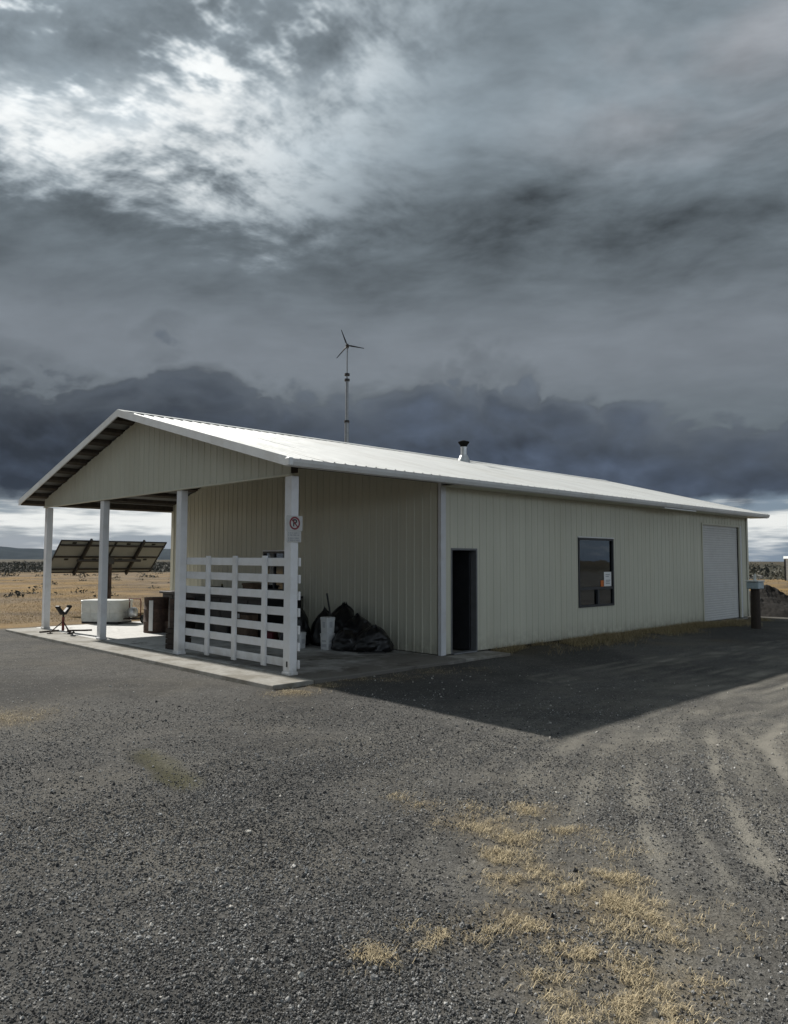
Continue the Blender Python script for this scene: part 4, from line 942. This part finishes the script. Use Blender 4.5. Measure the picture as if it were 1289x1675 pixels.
# straw mats on the gravel
X, Y = fan(1300000, 2.0, 14.5, 31., 1.2); g = grassmask(X, Y)
tuft = gridnoise(X, Y, 9., 77)*.55+gridnoise(X, Y, 23., 78)*.45
keep = (rng.random(len(X)) < (g*.85*np.clip((tuft-.42)*3.5, 0, 1.2))) & ~under_slab(X, Y) & ~((X > -SX-.02) & (X < P) & (Y > -SY-.02)); X, Y = X[keep], Y[keep]
blades('dry_grass', X, Y, gz_at(X, Y)+.006, .040, .0026, 1.5, 'straw', 'flat mats of dry straw grass on the gravel')
# weeds along the long wall
n = 70000; X = 4.9+rng.random(n)*13.5; Y = -.08-np.abs(rng.normal(0, .36, n))-np.clip((X-6)*.035, 0, .5)*rng.random(n)
g = fbm(X, Y, .8, 61, 3)+.10*np.exp(-((X-8.2)/1.6)**2); keep = (rng.random(n) < np.clip((g-.47)*4.0, 0, .8)) & ~((X < 5.03) & (Y > -SY+.02)); X, Y = X[keep], Y[keep]
blades('wall_weeds', X, Y, gz_at(X, Y)-.01, .13, .005, 1.15, 'weed', 'dry weeds growing along the foot of the long wall')
# golden field grass on the left, from the slab edge outwards
n = 150000; d = 14+rng.random(n)**1.6*75; a = YAW+np.radians(8+rng.random(n)*26); X, Y = CAM.x+np.cos(a)*d, CAM.y+np.sin(a)*d
keep = (field(X, Y) > .5) & (fbm(X, Y, .25, 71, 3) > .42) & ~under_slab(X, Y); X, Y = X[keep], Y[keep]
blades('field_grass', X, Y, gz_at(X, Y), .05, .009, 1.35, 'straw_gold', 'low golden dry grass of the open field')
n = 40000; d = 28+rng.random(n)**1.5*60; a = YAW-np.radians(20+rng.random(n)*12); X, Y = CAM.x+np.cos(a)*d, CAM.y+np.sin(a)*d
keep = (field(X, Y) > .5) & (fbm(X, Y, .25, 72, 3) > .45); X, Y = X[keep], Y[keep]
blades('yard_grass', X, Y, gz_at(X, Y), .05, .02, 1.3, 'straw_gold', 'dry grass of the lit ground beyond the shed')
# sagebrush flats in the distance
def sagebrush(name, n, d0, d1, a0, a1, h0, h1, label, pw=1.0):
    V, Fc, Rn = [], [], []
    for i in range(n):
        d = d0+(d1-d0)*random.random()**pw; a = YAW-rad(a0+(a1-a0)*random.random()); x, y = CAM.x+math.cos(a)*d, CAM.y+math.sin(a)*d
        h = random.uniform(h0, h1)*(1+d/900.); w = h*random.uniform(.8, 1.5); zc = -.15+float(gz_at(np.array([x]), np.array([y]))[0]+.065)
        for k in range(34):
            t = random.random()*6.283; r = w*math.sqrt(random.random()); z = zc+h*random.random()*(1-.6*r/w)
            p = Vector((x+r*math.cos(t), y+r*math.sin(t), z)); s = h*random.uniform(.12, .30)
            u_ = Vector((random.gauss(0, 1), random.gauss(0, 1), random.gauss(0, 1))).normalized(); v_ = u_.orthogonal().normalized()
            b0 = len(V); V += [p+u_*s, p+v_*s*.7-u_*s*.3, p-v_*s*.7-u_*s*.3]; Fc.append((b0, b0+1, b0+2)); rv = random.random(); Rn += [rv]*3
    me = bpy.data.meshes.new(name); me.from_pydata([v[:] for v in V], [], Fc); at = me.attributes.new('rnd', 'FLOAT', 'POINT'); at.data.foreach_set('value', np.array(Rn, np.float32)); me.materials.append(M['sage'])
    tag(link(name, me), label, kind='stuff')
sagebrush('sagebrush', 1500, 120, 420, -36, -12, .5, 1.1, 'dark sagebrush covering the far flats on the left', 1.4)
sagebrush('scattered_brush', 130, 38, 120, -36, -10, .25, .6, 'low dark shrubs dotted over the dry field', .7)
sagebrush('sagebrush_ridge', 700, 88, 150, 20, 40, .8, 1.7, 'dark brush ridge beyond the shed on the right')

# ------------------------------------------------------------------ clear air over the plain, turns the far hills blue
hx_ = float(max(np.abs(gx).max(), np.abs(gy).max()))+400.
hb = MB().box((-hx_, -hx_, -4), (hx_, hx_, 225)).build('haze', 'hill'); tag(hb, 'thin pale air over the plain', kind='stuff')
hm = bpy.data.materials.new('haze'); hm.use_nodes = True; hm.node_tree.nodes.clear()
ho = newnode(hm.node_tree, 'ShaderNodeOutputMaterial'); pv = newnode(hm.node_tree, 'ShaderNodeVolumePrincipled')
pv.inputs['Color'].default_value = (.55, .70, .95, 1); pv.inputs['Density'].default_value = 1.5e-5; pv.inputs['Anisotropy'].default_value = .2
hm.node_tree.links.new(pv.outputs[0], ho.inputs['Volume']); hb.data.materials[0] = hm
